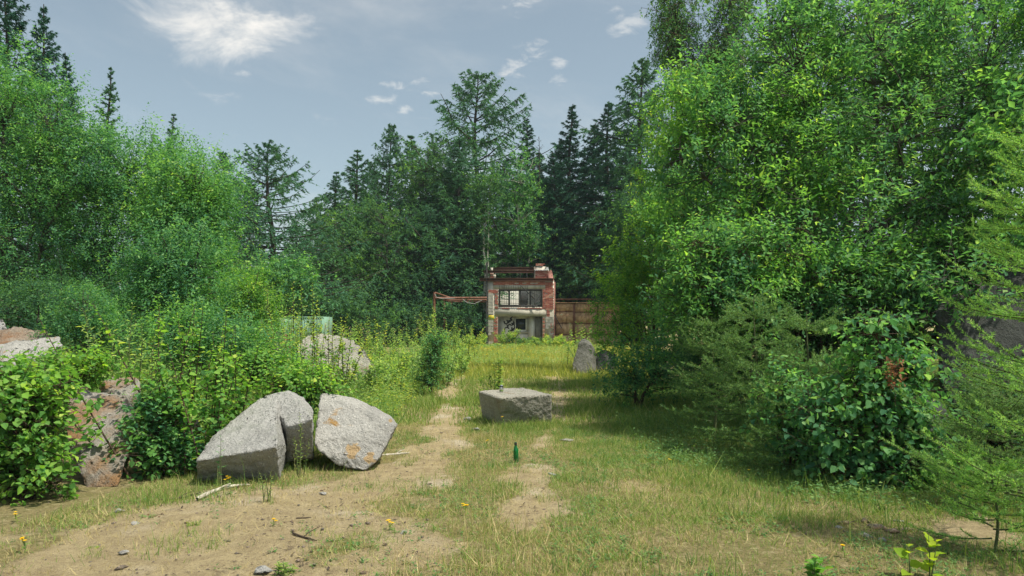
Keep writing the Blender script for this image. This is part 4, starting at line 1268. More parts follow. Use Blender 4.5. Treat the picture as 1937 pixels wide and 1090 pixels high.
for (nm, lab, cat, px, top, Y, pr, wd, rot) in (
    ('larch_tree', 'wide crowned larch towering over all others above the gatehouse', 'larch', 902, 138, 62, LA[1], 1.38, .3),
    ('larch_tree', 'broad dark larch standing alone against the pale gap of sky', 'larch', 512, 272, 44, LA[1], 1.53, 1.9),
    ('larch_tree', 'narrow larch half hidden behind the willows beside the broad lone one', 'larch', 424, 287, 47, LA[0], 1.17, .7),
    ('larch_tree', 'slim larch with a sharp tip at the low end of the tree line', 'larch', 638, 325, 56, LA[2], 1.52, 2.2),
    ('larch_tree', 'pointed larch just past the low end of the tree line', 'larch', 676, 284, 58, LA[2], 1.66, 3.1),
    ('larch_tree', 'thin open larch with visible dark trunk left of the tallest larch', 'larch', 738, 235, 60, LA[0], 0.99, 4.0),
    ('larch_tree', 'bushy larch squeezed beside the thin open one', 'larch', 775, 256, 62, LA[2], 1.59, 5.0),
    ('larch_tree', 'larch filling the gap below the shoulder of the tallest one', 'larch', 822, 268, 64, LA[0], 1.24, .9),
    ('larch_tree', 'pale weeping larch hanging in front of the tallest trunk', 'larch', 868, 262, 55, LA[0], 1.31, 2.7),
    ('spruce_tree', 'small topped spruce beside the tallest larch', 'spruce', 998, 225, 63, SP_[1], 1.38, .5),
    ('spruce_tree', 'dark spruce with a crisp spire right of the dead trunk', 'spruce', 1080, 198, 58, SP_[1], 1.38, 1.5),
    ('spruce_tree', 'broad dark spruce close beside the crisp spire', 'spruce', 1122, 232, 60, SP_[0], 1.45, 2.5),
    ('spruce_tree', 'tall feathery spruce rising behind the big leafy tree edge', 'spruce', 1152, 190, 56, SP_[0], 1.38, 3.5),
    ('larch_tree', 'grey feathered larch leaning out behind the weeping birch', 'larch', 1212, 112, 52, LA[0], 1.24, 4.4),
    ('spruce_tree', 'nearly black spruce low behind the rusty gate', 'spruce', 1195, 260, 57, SP_[0], 1.52, 5.2),
    ('spruce_tree', 'short dark spruce below the crisp spire', 'spruce', 1046, 290, 56, SP_[0], 1.52, .2),
    ('spruce_tree', 'dark spruce mostly hidden behind the gatehouse birch', 'spruce', 955, 300, 66, SP_[0], 1.66, 1.2),
    ('larch_tree', 'low wide larch with hanging twigs above the pipe rack', 'larch', 812, 388, 54, LA[1], 1.59, 3.9),
    ('larch_tree', 'dark hanging larch right above the gatehouse corner', 'larch', 880, 350, 56, LA[0], 1.79, 4.9),
    ('larch_tree', 'dim larch at the back of the thicket left of the pipe rack', 'larch', 705, 370, 60, LA[0], 1.66, 5.6),
    ('larch_tree', 'shaggy larch crossing the foot of the lone broad one', 'larch', 560, 420, 50, LA[0], 1.24, 1.1),
    ('spruce_tree', 'dark spruce towering at the picture corner over the willows', 'spruce', 8, -60, 30, SP_[0], 1.10, .8),
    ('spruce_tree', 'dark spruce with ragged spire rising over the tall willow', 'spruce', 78, 8, 29, SP_[0], 0.85, 2.1),
    ('slender_conifer', 'slender thin tipped tree poking out between the two willows', 'larch', 206, 128, 28, SP_[2], 1.10, 3.0),
    ('slender_conifer', 'small pointed top just above the second willow', 'larch', 322, 214, 30, SP_[2], 1.20, 4.1),
    ('slender_conifer', 'low spiky top at the shoulder of the second willow', 'larch', 287, 252, 31, SP_[2], 1.10, 5.1),
    ('slender_conifer', 'ragged side of a spruce beside the picture corner one', 'spruce', 128, 100, 30, SP_[1], 0.90, 5.7),
    ('young_spruce', 'young pale spruce in front of the willow shade by the stone pile', 'young spruce', 113, 466, 15.5, SP_[2], 1.20, 1.0),
    ('young_spruce', 'knee high spruce tip among the brush below the young pale one', 'young spruce', 72, 545, 15.0, SP_[2], 1.50, 2.0),
    ('larch_tree', 'larch closing the wall between the pointed and the thin open one', 'larch', 706, 305, 63, LA[0], 1.2, .4),
    ('spruce_tree', 'dusky spruce between the dead trunk and the crisp spire', 'spruce', 1060, 262, 61, SP_[0], 1.3, 2.9),
    ('spruce_tree', 'dusky spruce behind the small topped one beside the tallest larch', 'spruce', 1022, 285, 64, SP_[0], 1.3, 4.6),
    ('larch_tree', 'hazy larch far behind the lone broad one', 'larch', 470, 335, 58, LA[0], 1.1, 2.4),
    ('larch_tree', 'hazy larch in the dip between the lone larch and the tree line', 'larch', 598, 372, 60, LA[0], 1.1, 5.3),
    ('dead_conifer', 'bare grey dead conifer trunk between the birch and the spruce spire', 'dead tree', 1021, 258, 60, BARE, .75, 1.0),
    ('spruce_tree', 'dark spruce glimpsed through the top of the big leafy tree', 'spruce', 1700, -250, 26, SP_[0], 1.10, 2.0),
    ('spruce_tree', 'dark spruce behind the big leafy tree next to the weeping birch', 'spruce', 1520, -120, 30, SP_[0], 1.20, 3.0),
    ('spruce_tree', 'dark spruce behind the big leafy tree at the picture edge', 'spruce', 1890, -80, 27, SP_[0], 1.20, 4.0),
):
    conifer(nm, lab, cat, px, top, Y, pr, 16, GC, wd, rot)

# ------------------------------------------------------------------ far broadleaf thicket
GT = 'leafy thicket behind the gatehouse'
def thick(lab, px, Y, lobes, seed, mat='leaf_far', bk='bark_grey', n=210, L=.20, cat='tree', nm='thicket_tree', cr=.55, up=.3):
    return broadleaf(nm, lab, cat, px, Y, lobes, n, 9, 7, L, .55, mat, bk, seed, GT, cr, .5, up, .10, twigs=False, stems=None, droop=.3, six='tri')
thick('slim birch with white trunk right behind the gatehouse roof', 982, 55, [(980, 345, 36, 55), (985, 420, 50, 60), (1000, 470, 40, 40), (960, 480, 45, 45)], 301, 'leaf_willow', 'bark_birch', cat='birch', nm='birch_tree', n=170)
thick('thin birch with pale straight trunk above the gatehouse corner', 922, 53, [(920, 380, 18, 45), (915, 430, 24, 40), (925, 350, 14, 25)], 302, 'leaf_far', 'bark_birch', cat='birch', nm='birch_tree', n=70)
thick('rounded bush above the rusty gate', 1130, 52.5, [(1120, 500, 60, 60), (1165, 470, 60, 65), (1100, 545, 50, 40), (1190, 520, 50, 60), (1150, 555, 60, 35)], 303, 'leaf_far')
thick('leafy ash in the middle of the tree line', 800, 57, [(800, 330, 60, 60), (845, 320, 50, 60), (830, 400, 70, 60)], 304, n=120)
thick('dense dark green tree behind the pipe posts', 740, 52, [(740, 480, 80, 70), (690, 540, 70, 60), (770, 560, 80, 55), (720, 420, 55, 55)], 305, n=190)
thick('leafy tree at the foot of the lone broad larch', 620, 50, [(620, 490, 60, 60), (600, 550, 60, 45), (650, 570, 60, 45), (640, 440, 40, 40)], 306, n=140)
thick('low bush under the lone broad larch', 535, 40, [(535, 520, 40, 35), (505, 540, 35, 30), (570, 545, 35, 30)], 307, 'leaf_willow', n=110)
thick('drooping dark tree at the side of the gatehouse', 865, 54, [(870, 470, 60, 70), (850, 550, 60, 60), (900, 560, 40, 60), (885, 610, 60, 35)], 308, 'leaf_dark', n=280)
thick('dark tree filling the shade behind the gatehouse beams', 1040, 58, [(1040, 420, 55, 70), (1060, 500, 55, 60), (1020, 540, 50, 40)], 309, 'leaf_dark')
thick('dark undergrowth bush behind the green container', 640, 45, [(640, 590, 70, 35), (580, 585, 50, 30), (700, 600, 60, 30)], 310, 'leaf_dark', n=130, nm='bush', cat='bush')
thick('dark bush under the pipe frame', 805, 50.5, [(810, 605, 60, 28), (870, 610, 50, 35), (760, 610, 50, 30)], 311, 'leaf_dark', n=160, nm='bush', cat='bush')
thick('tree with pale leaves at the low end of the tree line', 655, 57, [(655, 420, 45, 40), (690, 440, 50, 50), (630, 470, 40, 40)], 312, n=130)
thick('dark tree right of the rounded bush', 1235, 48, [(1230, 420, 50, 70), (1250, 520, 60, 70), (1200, 390, 35, 45)], 313, 'leaf_dark')
for k, (px, Y, top) in enumerate(((722, 50, 460), (640, 48.5, 400), (792, 51, 520))):
    pass

# weeping birches rising over the big tree's edge
GW = 'weeping birches over the tree edge'
def weeping(lab, px, Y, lobes, seed, n=130):
    return broadleaf('weeping_birch', lab, 'birch', px, Y, lobes, n, 9, 8, .065, .75, 'leaf_willow', 'bark_twig', seed, GW, .20, .42, -1.1, .07, twigs=True, spread=.25, droop=.6)
weeping('weeping birch with hanging strands against the bright sky', 1285, 24, [(1278, 10, 38, 60), (1285, 90, 45, 60), (1268, 60, 30, 40), (1300, 150, 40, 50), (1270, -60, 35, 50)], 321, 170)
weeping('weeping birch with yellowish top beside the big leafy tree', 1392, 23, [(1385, 20, 40, 50), (1375, 90, 40, 60), (1410, -50, 45, 60), (1350, 130, 35, 50)], 322, 170)

# ------------------------------------------------------------------ willows on the bank
GL = 'willows on the bank'
def willow(lab, px, Y, lobes, seed, n, mat='leaf_willow', L=.088, cat='willow', nm='willow_tree', cr=.30, group=GL, sl=.40, up=.62, sh=17, per=9):
    return broadleaf(nm, lab, cat, px, Y, lobes, n, sh, per, L, .50, mat, 'bark_grey', seed, group, cr, sl, up, .09, twigs=False, rmin=.45, six='tri')
willow('tallest willow with bright top under the corner spruces', 30, 20, [(15, 215, 125, 120), (95, 250, 75, 105), (110, 340, 100, 110), (0, 340, 130, 120), (30, 460, 140, 110), (-60, 250, 90, 130), (60, 560, 130, 80)], 331, 430)
willow('rounded second willow sloping down towards the gap of sky', 260, 20.5, [(225, 320, 75, 85), (300, 335, 85, 90), (190, 420, 95, 110), (290, 450, 105, 110), (360, 370, 60, 85), (250, 540, 130, 80), (160, 300, 50, 80)], 332, 430)
willow('bright green willow at the end of the bank row', 385, 18.5, [(375, 360, 62, 75), (395, 430, 50, 80), (350, 450, 75, 85), (395, 510, 45, 70), (340, 400, 55, 70), (380, 560, 55, 50)], 333, 280, 'leaf_alder')
willow('pale shrub in front of the dark willow shade', 335, 15.2, [(330, 490, 58, 55), (300, 530, 55, 60), (370, 530, 55, 60), (330, 580, 85, 50)], 334, 150, 'leaf_willow', .07, 'shrub', 'shrub', .26, 'shrubs along the bank', .3, .8)
willow('yellow green shrub at the foot of the bright willow', 468, 17, [(470, 560, 42, 42), (440, 590, 50, 45), (495, 600, 40, 40), (455, 630, 70, 35)], 335, 130, 'leaf_birch', .065, 'shrub', 'shrub', .2, 'shrubs along the bank', .28, .9)
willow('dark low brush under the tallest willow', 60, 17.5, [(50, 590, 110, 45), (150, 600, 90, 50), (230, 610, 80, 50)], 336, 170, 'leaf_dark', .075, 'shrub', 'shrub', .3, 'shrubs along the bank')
willow('feathery green bush beside the stone pile', 160, 13.8, [(165, 590, 45, 50), (140, 620, 45, 40), (195, 640, 50, 45)], 337, 110, 'leaf_willow', .05, 'shrub', 'shrub', .16, 'shrubs along the bank', .25, .8)
willow('dark shrub behind the birch sapling', 430, 13.0, [(420, 650, 80, 50), (480, 670, 60, 40), (350, 640, 70, 50)], 338, 130, 'leaf_alder', .06, 'shrub', 'shrub', .2, 'shrubs along the bank', .25, .7)

# ------------------------------------------------------------------ bushes among the stones
def _shr(l):
    return (l[0], l[1], max(l[2] - 20, 10), max(l[3] - 20, 10)) + tuple(l[4:])
def bush(nm, lab, cat, px, Y, lobes, seed, n, mat, L, ratio=.8, sh=7, per=7, cr=.13, sl=.2, up=.7, lo=0, group='bushes among the stones', six=True, sr=.02, tw=True, droop=.35):
    return broadleaf(nm, lab, cat, px, Y, [_shr(l) for l in lobes], n, sh, per, L, ratio, mat, 'bark_twig', seed, group, cr, sl, up, sr, six=six, twigs=tw, leaf_objects=lo, droop=droop, rmin=.35)
bush('birch_bush', 'low leafy birch bush in front of the stone pile at the picture edge', 'birch bush', 45, 7.0,
     [(50, 800, 65, 75), (10, 760, 60, 70), (70, 860, 50, 65), (10, 880, 75, 80), (-40, 820, 70, 110), (100, 920, 40, 45), (45, 940, 85, 40), (20, 715, 40, 50), (70, 760, 36, 45)], 341, 185, 'leaf_birch', .066, lo=300, cr=.14, sl=.26)
herb('birch_sapling', 'bushy birch sapling between the brown and the wedge shaped boulders', 'birch sapling', 335, 8.35, 572, 17, 280, 'leaf_birch', .082, .85, 342, 'bushes among the stones', 44, .3, leaf_objects=300, six=True, branchy=7, ldroop=.35, bk='bark_twig')
herb('birch_sapling', 'taller slim birch sapling just behind the bushy one', 'birch sapling', 405, 8.9, 580, 8, 120, 'leaf_birch', .08, .85, 348, 'bushes among the stones', 40, .2, leaf_objects=200, six=True, branchy=6, ldroop=.35, bk='bark_twig')
herb('birch_sapling', 'low birch sapling leaning over the wedge shaped boulder', 'birch sapling', 470, 9.2, 690, 8, 120, 'leaf_birch', .075, .85, 349, 'bushes among the stones', 30, .3, leaf_objects=150, six=True, branchy=5, ldroop=.35, bk='bark_twig')
bush('leafy_bush', 'dark leafy growth at the foot of the bushy birch sapling', 'bush', 310, 8.1,
     [(310, 860, 55, 50), (290, 800, 45, 50), (330, 890, 50, 40)], 350, 75, 'leaf_alder', .06)
herb('willow_shrub', 'light green narrow leaved shrub behind the pink stones', 'shrub', 235, 10.8, 572, 16, 170, 'leaf_pale', .12, .26, 343, 'bushes among the stones', 30, .2, branchy=4)
bush('bramble_bush', 'tangle of dark leaves covering the stone pile edge', 'bush', 110, 9.4,
     [(110, 720, 55, 45), (60, 740, 60, 40), (160, 700, 45, 30)], 344, 110, 'leaf_birch', .055)
bush('leafy_bush', 'small round leaf bush filling the gap between the wedge and white boulders', 'bush', 560, 9.3,
     [(565, 760, 30, 30), (540, 730, 45, 30), (600, 735, 35, 30)], 345, 60, 'leaf_birch', .05)
bush('leafy_bush', 'green undergrowth bush behind the wedge shaped boulder', 'bush', 500, 11,
     [(500, 700, 60, 35), (560, 715, 50, 25), (440, 720, 50, 30)], 346, 120, 'leaf_birch', .055)
bush('leafy_bush', 'dark round bush on the grass left of the hewn block', 'bush', 815, 17.5,
     [(815, 680, 32, 42), (808, 720, 26, 25), (825, 650, 20, 25)], 347, 75, 'leaf_alder', .05, .6, group='shrubs beside the clearing')
# thin saplings over the sandy mound
GS = 'thin saplings over the sandy mound'
for k, (px, Y, top, w_, lab) in enumerate((
    (572, 15.2, 535, 60, 'tallest thin sapling in front of the sandy mound'),
    (612, 15.0, 560, 55, 'thin sapling rising past the green container'),
    (545, 14.6, 590, 45, 'slight sapling beside the orange topped boulder'),
    (640, 14.8, 600, 45, 'short sapling crossing the middle of the sandy mound'),
    (590, 14.0, 640, 60, 'low leafy shoot at the foot of the sandy mound'),
    (505, 15.5, 545, 55, 'feathery sapling just behind the orange topped boulder'),
    (566, 22, 575, 70, 'leafy sapling standing right before the green container'),
    (600, 24, 585, 55, 'leafy sapling at the corner of the green container'))):
    herb('sapling', lab, 'sapling', px, Y, top, 7, w_ * 1.6, 'leaf_herb', .085, .66, 400 + k, GS, 50, branchy=7, bk='bark_twig', t0=.25)
GH = 'tall yellow green shoots beside the clearing'
rh = np.random.default_rng(61)
labs = ['tall shoot clump next to the sandy mound', 'pointed shoot clump standing out above the others beside the mound', 'broad shoot clump behind the dark round bush', 'shoot clump with one tall spire before the pipe posts',
        'low shoot clump in the middle of the row', 'shoot clump just before the pipe rack corner', 'last tall shoot clump towards the gatehouse', 'small shoot clump by the yellow meadow edge', 'soft shoot clump below the sandy shoulder',
        'pale shoot clump between the mound and the dark bush', 'shoot clump hugging the far side of the dark bush', 'thin shoot clump nearest the meadow']
for k, (px, Y, top, w_) in enumerate(((700, 21, 598, 60), (728, 22, 618, 60), (775, 24, 612, 75), (812, 27, 578, 60), (755, 19, 640, 70), (845, 30, 605, 60), (880, 33, 612, 60), (868, 24, 650, 50), (700, 15.5, 670, 60), (745, 16.5, 662, 60), (835, 20, 632, 50), (660, 17.5, 605, 40))):
    herb('leafy_shoot', labs[k], 'shrub', px, Y, top, 20, w_ * 1.6, 'leaf_pale' if k % 3 else 'leaf_herb', .11, .45, 420 + k, GH, 46, branchy=3)
# plants at the gatehouse
GG = 'weeds at the gatehouse foot'
for k, (px, Y, top, w_, mt, lab) in enumerate(((1045, 46, 632, 50, 'leaf_herb', 'bright leafy bush at the gatehouse corner by the gate'), (960, 48.5, 622, 24, 'leaf_herb', 'tall weed growing up the graffiti wall'), (992, 48, 636, 40, 'leaf_far', 'low weed under the gatehouse window'),
                                              (1020, 47, 640, 30, 'leaf_herb', 'weed beside the stone pier'), (905, 46, 630, 40, 'leaf_herb', 'weed clump at the gatehouse corner post'), (942, 45, 650, 50, 'leaf_pale', 'pale weed in front of the brick pier'))):
    herb('weed', lab, 'weed', px, Y, top, 22, w_ * 1.7, mt, .20, .42, 440 + k, GG, 40, branchy=2)
herb('pale_bush', 'pale blossom tipped bush peeking out behind the standing stone', 'bush', 1103, 27, 612, 20, 80, 'leaf_pale', .11, .55, 450, None, 30, branchy=3)
herb('weed', 'tall brown stemmed weed behind the hewn block', 'weed', 938, 15, 668, 7, 60, 'leaf_herb', .095, .45, 451, None, 60, bk='bark_twig', branchy=2)
herb('weed', 'leafy weed growing between the wedge and the white boulders', 'weed', 568, 8.0, 780, 5, 34, 'leaf_herb', .035, .35, 452, None, 30)
herb('weed', 'thin single weed before the dark boulder front', 'weed', 417, 7.4, 822, 2, 10, 'leaf_alder', .07, .22, 453, None, 9)
herb('weed', 'feathery weed on the sand before the wedge shaped boulder', 'weed', 505, 6.7, 892, 5, 46, 'leaf_herb', .03, .25, 454, None, 26)
herb('weed', 'second feathery weed with bare reddish foot on the sand', 'weed', 375, 5.9, 985, 6, 60, 'leaf_herb', .025, .3, 455, None, 16)
herb('weed', 'fresh green weed tip at the lower picture edge', 'weed', 535, 4.72, 1062, 4, 26, 'leaf_herb', .045, .3, 456, None, 30)
herb('weed', 'small weed on the sand near the grassy corner', 'weed', 183, 5.3, 1035, 3, 20, 'leaf_herb', .03, .3, 457, None, 20)
herb('seedling', 'yellow green birch seedling with big lit leaves at the lower edge', 'seedling', 1748, 4.55, 1012, 3, 60, 'leaf_yellow', .095, .78, 458, None, 7, leaf_objects=300, lean=.2)
herb('seedling', 'green seedling at the lower edge beside a yellow flower', 'seedling', 1545, 4.6, 1055, 4, 70, 'leaf_birch', .075, .7, 459, None, 8, leaf_objects=300)

# ------------------------------------------------------------------ trees and bushes on the shaded side
broadleaf('goat_willow', 'huge leafy goat willow arching over the shaded stones', 'tree', 1690, 12.6,
          [(1700, 250, 200, 170, 0, 1.3), (1500, 320, 150, 140, .3, 1.2), (1860, 130, 190, 180, .6, 1.4), (1500, 130, 140, 140, .8, 1.2), (1345, 300, 100, 95, .4, 1), (1430, 420, 140, 90, .3, 1), (1650, 430, 180, 80, -.8, .9), (1880, 380, 150, 130, -.4, 1),
           (1640, 40, 180, 110, .9, 1.3), (1330, 190, 75, 75, .6, .8), (1560, 500, 150, 60, -.9, .7), (1780, 500, 120, 50, -1., .7), (1280, 300, 60, 60, .5, .7), (1420, 200, 90, 90, .8, 1), (1850, 540, 100, 40, -3.3, .5), (1770, 580, 60, 40, -3.2, .4), (1900, 460, 80, 50, -3.0, .5)],
          400, 15, 9, .100, .46, 'leaf_alder', 'bark_grey', 351, None, .20, .32, .5, .075, six=False, twigs=True, leaf_objects=300, rmin=.4)
broadleaf('leafy_tree', 'leafy tree with gaps of sky behind the goat willow crown', 'tree', 1600, 19, [(1500, 60, 120, 120), (1650, 150, 150, 160), (1800, 60, 160, 130), (1900, 250, 120, 160), (1560, 260, 130, 130), (1750, 330, 150, 120), (1400, 300, 110, 130), (1420, 450, 130, 110), (1560, 420, 120, 100)],
          330, 11, 8, .12, .55, 'leaf_far', 'bark_grey', 352, None, .4, .45, .4, .14, twigs=False)
broadleaf('leafy_tree', 'dark leafy tree leaning in at the picture edge above the huge boulder', 'tree', 2200, 11.2, [(2120, 180, 170, 190), (2200, -20, 200, 180), (2280, 200, 170, 180), (2060, 20, 110, 120), (2180, 380, 150, 100), (1990, 270, 100, 110, -1.0), (2040, 400, 110, 90, -1.2)],
          300, 10, 8, .12, .55, 'leaf_alder', 'bark_grey', 359, None, .35, .4, .4, .12, twigs=False)
GRS = 'bright shrubs along the shaded edge'
def rshrub(lab, px, Y, lobes, seed, n, mat='leaf_willow', L=.062, ratio=.5, lo=0):
    return broadleaf('edge_shrub', lab, 'shrub', px, Y, lobes, n, 11, 8, L * 1.06, ratio, mat, 'bark_twig', seed, GRS, .22, .28, .55, .04, twigs=Y < 12, rmin=.4, leaf_objects=lo)
rshrub('bright shrub bulging over the standing stone', 1240, 19.5, [(1225, 470, 60, 70), (1185, 560, 45, 70), (1260, 560, 80, 90), (1168, 610, 42, 60), (1230, 650, 70, 50), (1290, 430, 80, 70), (1180, 520, 35, 50), (1250, 400, 55, 55)], 353, 250, 'leaf_birch', .08)
rshrub('tall shrub joining the bright one to the goat willow', 1350, 15.5, [(1330, 470, 90, 85), (1390, 560, 100, 80), (1310, 600, 80, 70), (1430, 480, 80, 70), (1300, 390, 70, 60)], 354, 210, 'leaf_alder', .08)
rshrub('pale green sapling wall filling under the weeping birches', 1300, 18, [(1290, 330, 70, 70), (1265, 240, 50, 60), (1310, 180, 55, 60), (1340, 400, 80, 70), (1400, 330, 80, 80), (1380, 230, 70, 70)], 360, 220, 'leaf_birch', .085, .55)
rshrub('shaded leafy screen hanging between the goat willow stems', 1560, 11.3, [(1440, 500, 110, 60), (1560, 540, 100, 60), (1680, 540, 90, 60), (1400, 570, 90, 60), (1640, 600, 80, 50), (1500, 600, 90, 50), (1350, 480, 70, 60), (1320, 560, 60, 60)], 340, 300, 'leaf_alder', .08)
rshrub('low bright shrub at the turf edge below the standing stone', 1205, 14.8, [(1195, 700, 42, 38), (1235, 720, 45, 40), (1265, 690, 45, 40), (1190, 735, 30, 25)], 355, 70, 'leaf_willow', .062, .6)
rshrub('dark leafy shrub behind the larch thicket', 1480, 12.2, [(1460, 620, 100, 70), (1540, 660, 80, 70), (1400, 690, 80, 60), (1340, 680, 60, 60), (1600, 620, 60, 60)], 356, 200, 'leaf_dark', .06)
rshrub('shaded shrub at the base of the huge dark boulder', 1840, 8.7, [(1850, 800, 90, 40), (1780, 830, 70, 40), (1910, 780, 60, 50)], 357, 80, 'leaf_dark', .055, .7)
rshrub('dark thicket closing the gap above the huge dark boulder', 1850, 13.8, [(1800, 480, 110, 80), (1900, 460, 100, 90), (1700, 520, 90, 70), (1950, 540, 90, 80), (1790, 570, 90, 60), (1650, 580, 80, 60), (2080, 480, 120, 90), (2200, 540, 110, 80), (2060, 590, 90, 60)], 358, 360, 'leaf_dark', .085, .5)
GF_ = 'young larches on the shaded side'
larch('larch_sapling', 'soft green larch thicket with thin bent trunk', 1430, 9.6, 560, 46, 'needle_soft', 361, .005, .036, .009, GF_, .022, 12, .08, .45, shootl=.42)
larch('larch_sapling', 'dark soft larch next to the bent trunk', 1530, 9.2, 590, 44, 'needle_soft', 362, .005, .036, .009, GF_, .022, 12, .05, .5, shootl=.40)
larch('larch_sapling', 'shaded larch deep behind the drooping birch bush', 1350, 10.6, 600, 40, 'needle_soft', 363, .006, .04, .010, GF_, .02, 10, .05, .5, shootl=.42)
larch('larch_sapling', 'small larch sprouting at the edge of the grass', 1480, 8.3, 720, 26, 'needle_soft', 364, .005, .034, .008, GF_, .014, 9, .05, .6, shootl=.3)
larch('larch_sapling', 'fresh bright larch reaching in at the picture edge', 1985, 5.2, 180, 64, 'needle_fresh', 365, .0024, .024, .006, GF_, .03, 8, .10, .31, -.6, shootl=.32, rise=.2)
larch('larch_sapling', 'low bright larch over the stony patch', 1880, 5.3, 850, 24, 'needle_fresh', 366, .0024, .024, .006, GF_, .008, 6, .04, .85, -.35, shootl=.22, rise=.2)
larch('larch_sapling', 'sprawling dark larch under the fresh bright one', 1900, 6.6, 720, 44, 'needle_soft', 367, .004, .028, .006, GF_, .016, 10, .02, .8, -.2, shootl=.3)
broadleaf('birch_bush', 'drooping birch bush with a few brown leaves before the dark boulder', 'birch bush', 1690, 7.6,
          [_shr(l) for l in ((1640, 770, 75, 50), (1580, 820, 70, 45), (1650, 690, 50, 45), (1710, 800, 60, 55), (1610, 880, 95, 42), (1655, 625, 34, 34), (1720, 690, 34, 40), (1740, 870, 60, 50), (1530, 770, 35, 35), (1600, 720, 40, 30), (1690, 900, 70, 35))],
          150, 7, 7, .070, .8, 'leaf_alder', 'bark_twig', 371, 'birch bushes in the shade', .13, .24, .1, .022, six=True, leaf_objects=300, droop=.6)
broadleaf('birch_bush', 'small shaded birch bush beside the drooping one', 'birch bush', 1500, 8.4, [(1500, 780, 35, 50), (1520, 830, 45, 40), (1480, 740, 25, 30)], 60, 7, 7, .055, .8, 'leaf_alder', 'bark_twig', 372, 'birch bushes in the shade', .11, .18, .2, .014, six=True, leaf_objects=0, droop=.5)
broadleaf('dead_sprig', 'cluster of withered brown leaves hanging in the birch bush', 'dead leaves', 1692, 7.25, [(1692, 705, 8, 22, 0, .05)], 5, 4, 5, .045, .6, 'leaf_brown', 'bark_twig', 373, None, .03, .08, -.4, .004, six=True, zoff=.9)

# ------------------------------------------------------------------ grass and ground cover
gr = np.random.default_rng(91)
def field(n, y0, y1, dens, xr=(-.72, .74), pw=1.0):
    """random points in the viewed wedge, kept with probability dens(x, y)"""
    y = np.sqrt(gr.uniform(y0 * y0, y1 * y1, n)) if pw == 1 else y0 + (y1 - y0) * gr.random(n) ** pw
    x = gr.uniform(xr[0], xr[1], n) * y
    k = gr.random(n) < dens(x, y)
    return x[k], y[k]
def blades(name, label, x, y, h, w, mat, lean=.45, seg=1, cat='grass'):
    n_ = len(x)
    h = h * gr.lognormal(0, .42, n_) * (.6 + .8 * n2(x, y, .8, 63)); w = w * gr.uniform(.7, 1.3, n_)
    z = gz(x, y) - .01
    a = gr.uniform(0, 6.28, n_); b = gr.uniform(0, 6.28, n_)
    S = np.stack([np.cos(a), np.sin(a), 0 * a], 1) * (w * .5)[:, None]
    lv = np.stack([np.cos(b), np.sin(b), 0 * b], 1) * (h * np.abs(gr.normal(0, lean, n_)))[:, None]
    P = np.stack([x, y, z], 1)
    up_ = np.array((0, 0, 1.)) * h[:, None]
    if seg == 1:
        V = np.stack([P - S, P + S, P + up_ * .95 + lv], 1); F = np.arange(n_ * 3).reshape(-1, 3)
        fs = [F]
    else:
        V = np.stack([P - S, P + S, P + S * .75 + up_ * .6 + lv * .3, P - S * .75 + up_ * .6 + lv * .3, P + up_ + lv], 1)
        q = np.arange(n_)[:, None] * 5
        fs = [q + np.array([0, 1, 2, 3]), q + np.array([3, 2, 4])]
    o = mk(name, V.reshape(-1, 3), fs, M[mat])
    return tag(o, label, cat, kind='stuff')
clumpy = lambda x, y, s, sd, lo=.42, hi=.62: smooth(lo, hi, n2(x, y, s, sd, 3))
def edge_l(y):      # x of the tall growth on the bank side
    return np.interp(y, [4, 6.4, 7.6, 9.5, 12, 16, 22, 30, 45], [-3.6, -3.4, -3.2, -2.2, -2.1, -2.2, -2.5, -3.2, -4.2])
def edge_r(y):      # x of the shaded growth
    return np.interp(y, [4, 5.5, 7, 9, 12, 16, 22, 30], [3.0, 3.1, 3.0, 2.0, 1.9, 2.4, 3.2, 4.5])
open_ = lambda x, y: (1 - bare(x, y)) ** 1.2
x, y = field(420000, 4.4, 12.5, lambda x, y: open_(x, y) * (.25 + .75 * clumpy(x, y, 1.1, 3, .36, .56)) * (.6 + .4 * smooth(0, 1, x)) * (x > edge_l(y) - .6))
blades('grass', 'short mixed green grass of the clearing', x, y, .042, .0062, 'grass_green', .95)
x, y = field(330000, 4.4, 12.5, lambda x, y: (.22 + .78 * open_(x, y)) * (.2 + .8 * clumpy(x, y, 1.6, 14)) * .55 * (x > edge_l(y) - .6) * (1 - .8 * smooth(-.4, .6, x - edge_r(y))) * (1 - .45 * smooth(.3, 1.2, x)))
blades('dry_grass', 'short straw coloured dry grass of the clearing', x, y, .045, .0055, 'grass_dry', 1.1)
x, y = field(26000, 4.4, 11, lambda x, y: np.clip(open_(x, y) + .12, 0, 1) * np.exp(-((x + .32 + .02 * y) / .42) ** 2) * (.2 + .8 * clumpy(x, y, 2.2, 40)))
blades('tall_grass', 'thin upright stalks on the strip between the worn tracks', x, y, .16, .0038, 'grass_dry', .25, 2)
x, y = field(110000, 4.6, 13, lambda x, y: clumpy(x, y, 2.2, 71, .50, .64) * open_(x, y) * .7 * (x > edge_l(y) - .4))
blades('grass_tufts', 'greener tufts scattered over the short grass', x, y, .075, .006, 'grass_lush', .75, 2)
# weedy tufts on the sand
x, y = field(120000, 4.5, 9.5, lambda x, y: clumpy(x, y, 3.2, 52, .62, .70) * smooth(.3, .8, bare(x, y)) * .5 * (x > edge_l(y) - .6))
blades('sand_tufts', 'sparse tufts poking out of the bare sand', x, y, .07, .005, 'grass_green', .7)
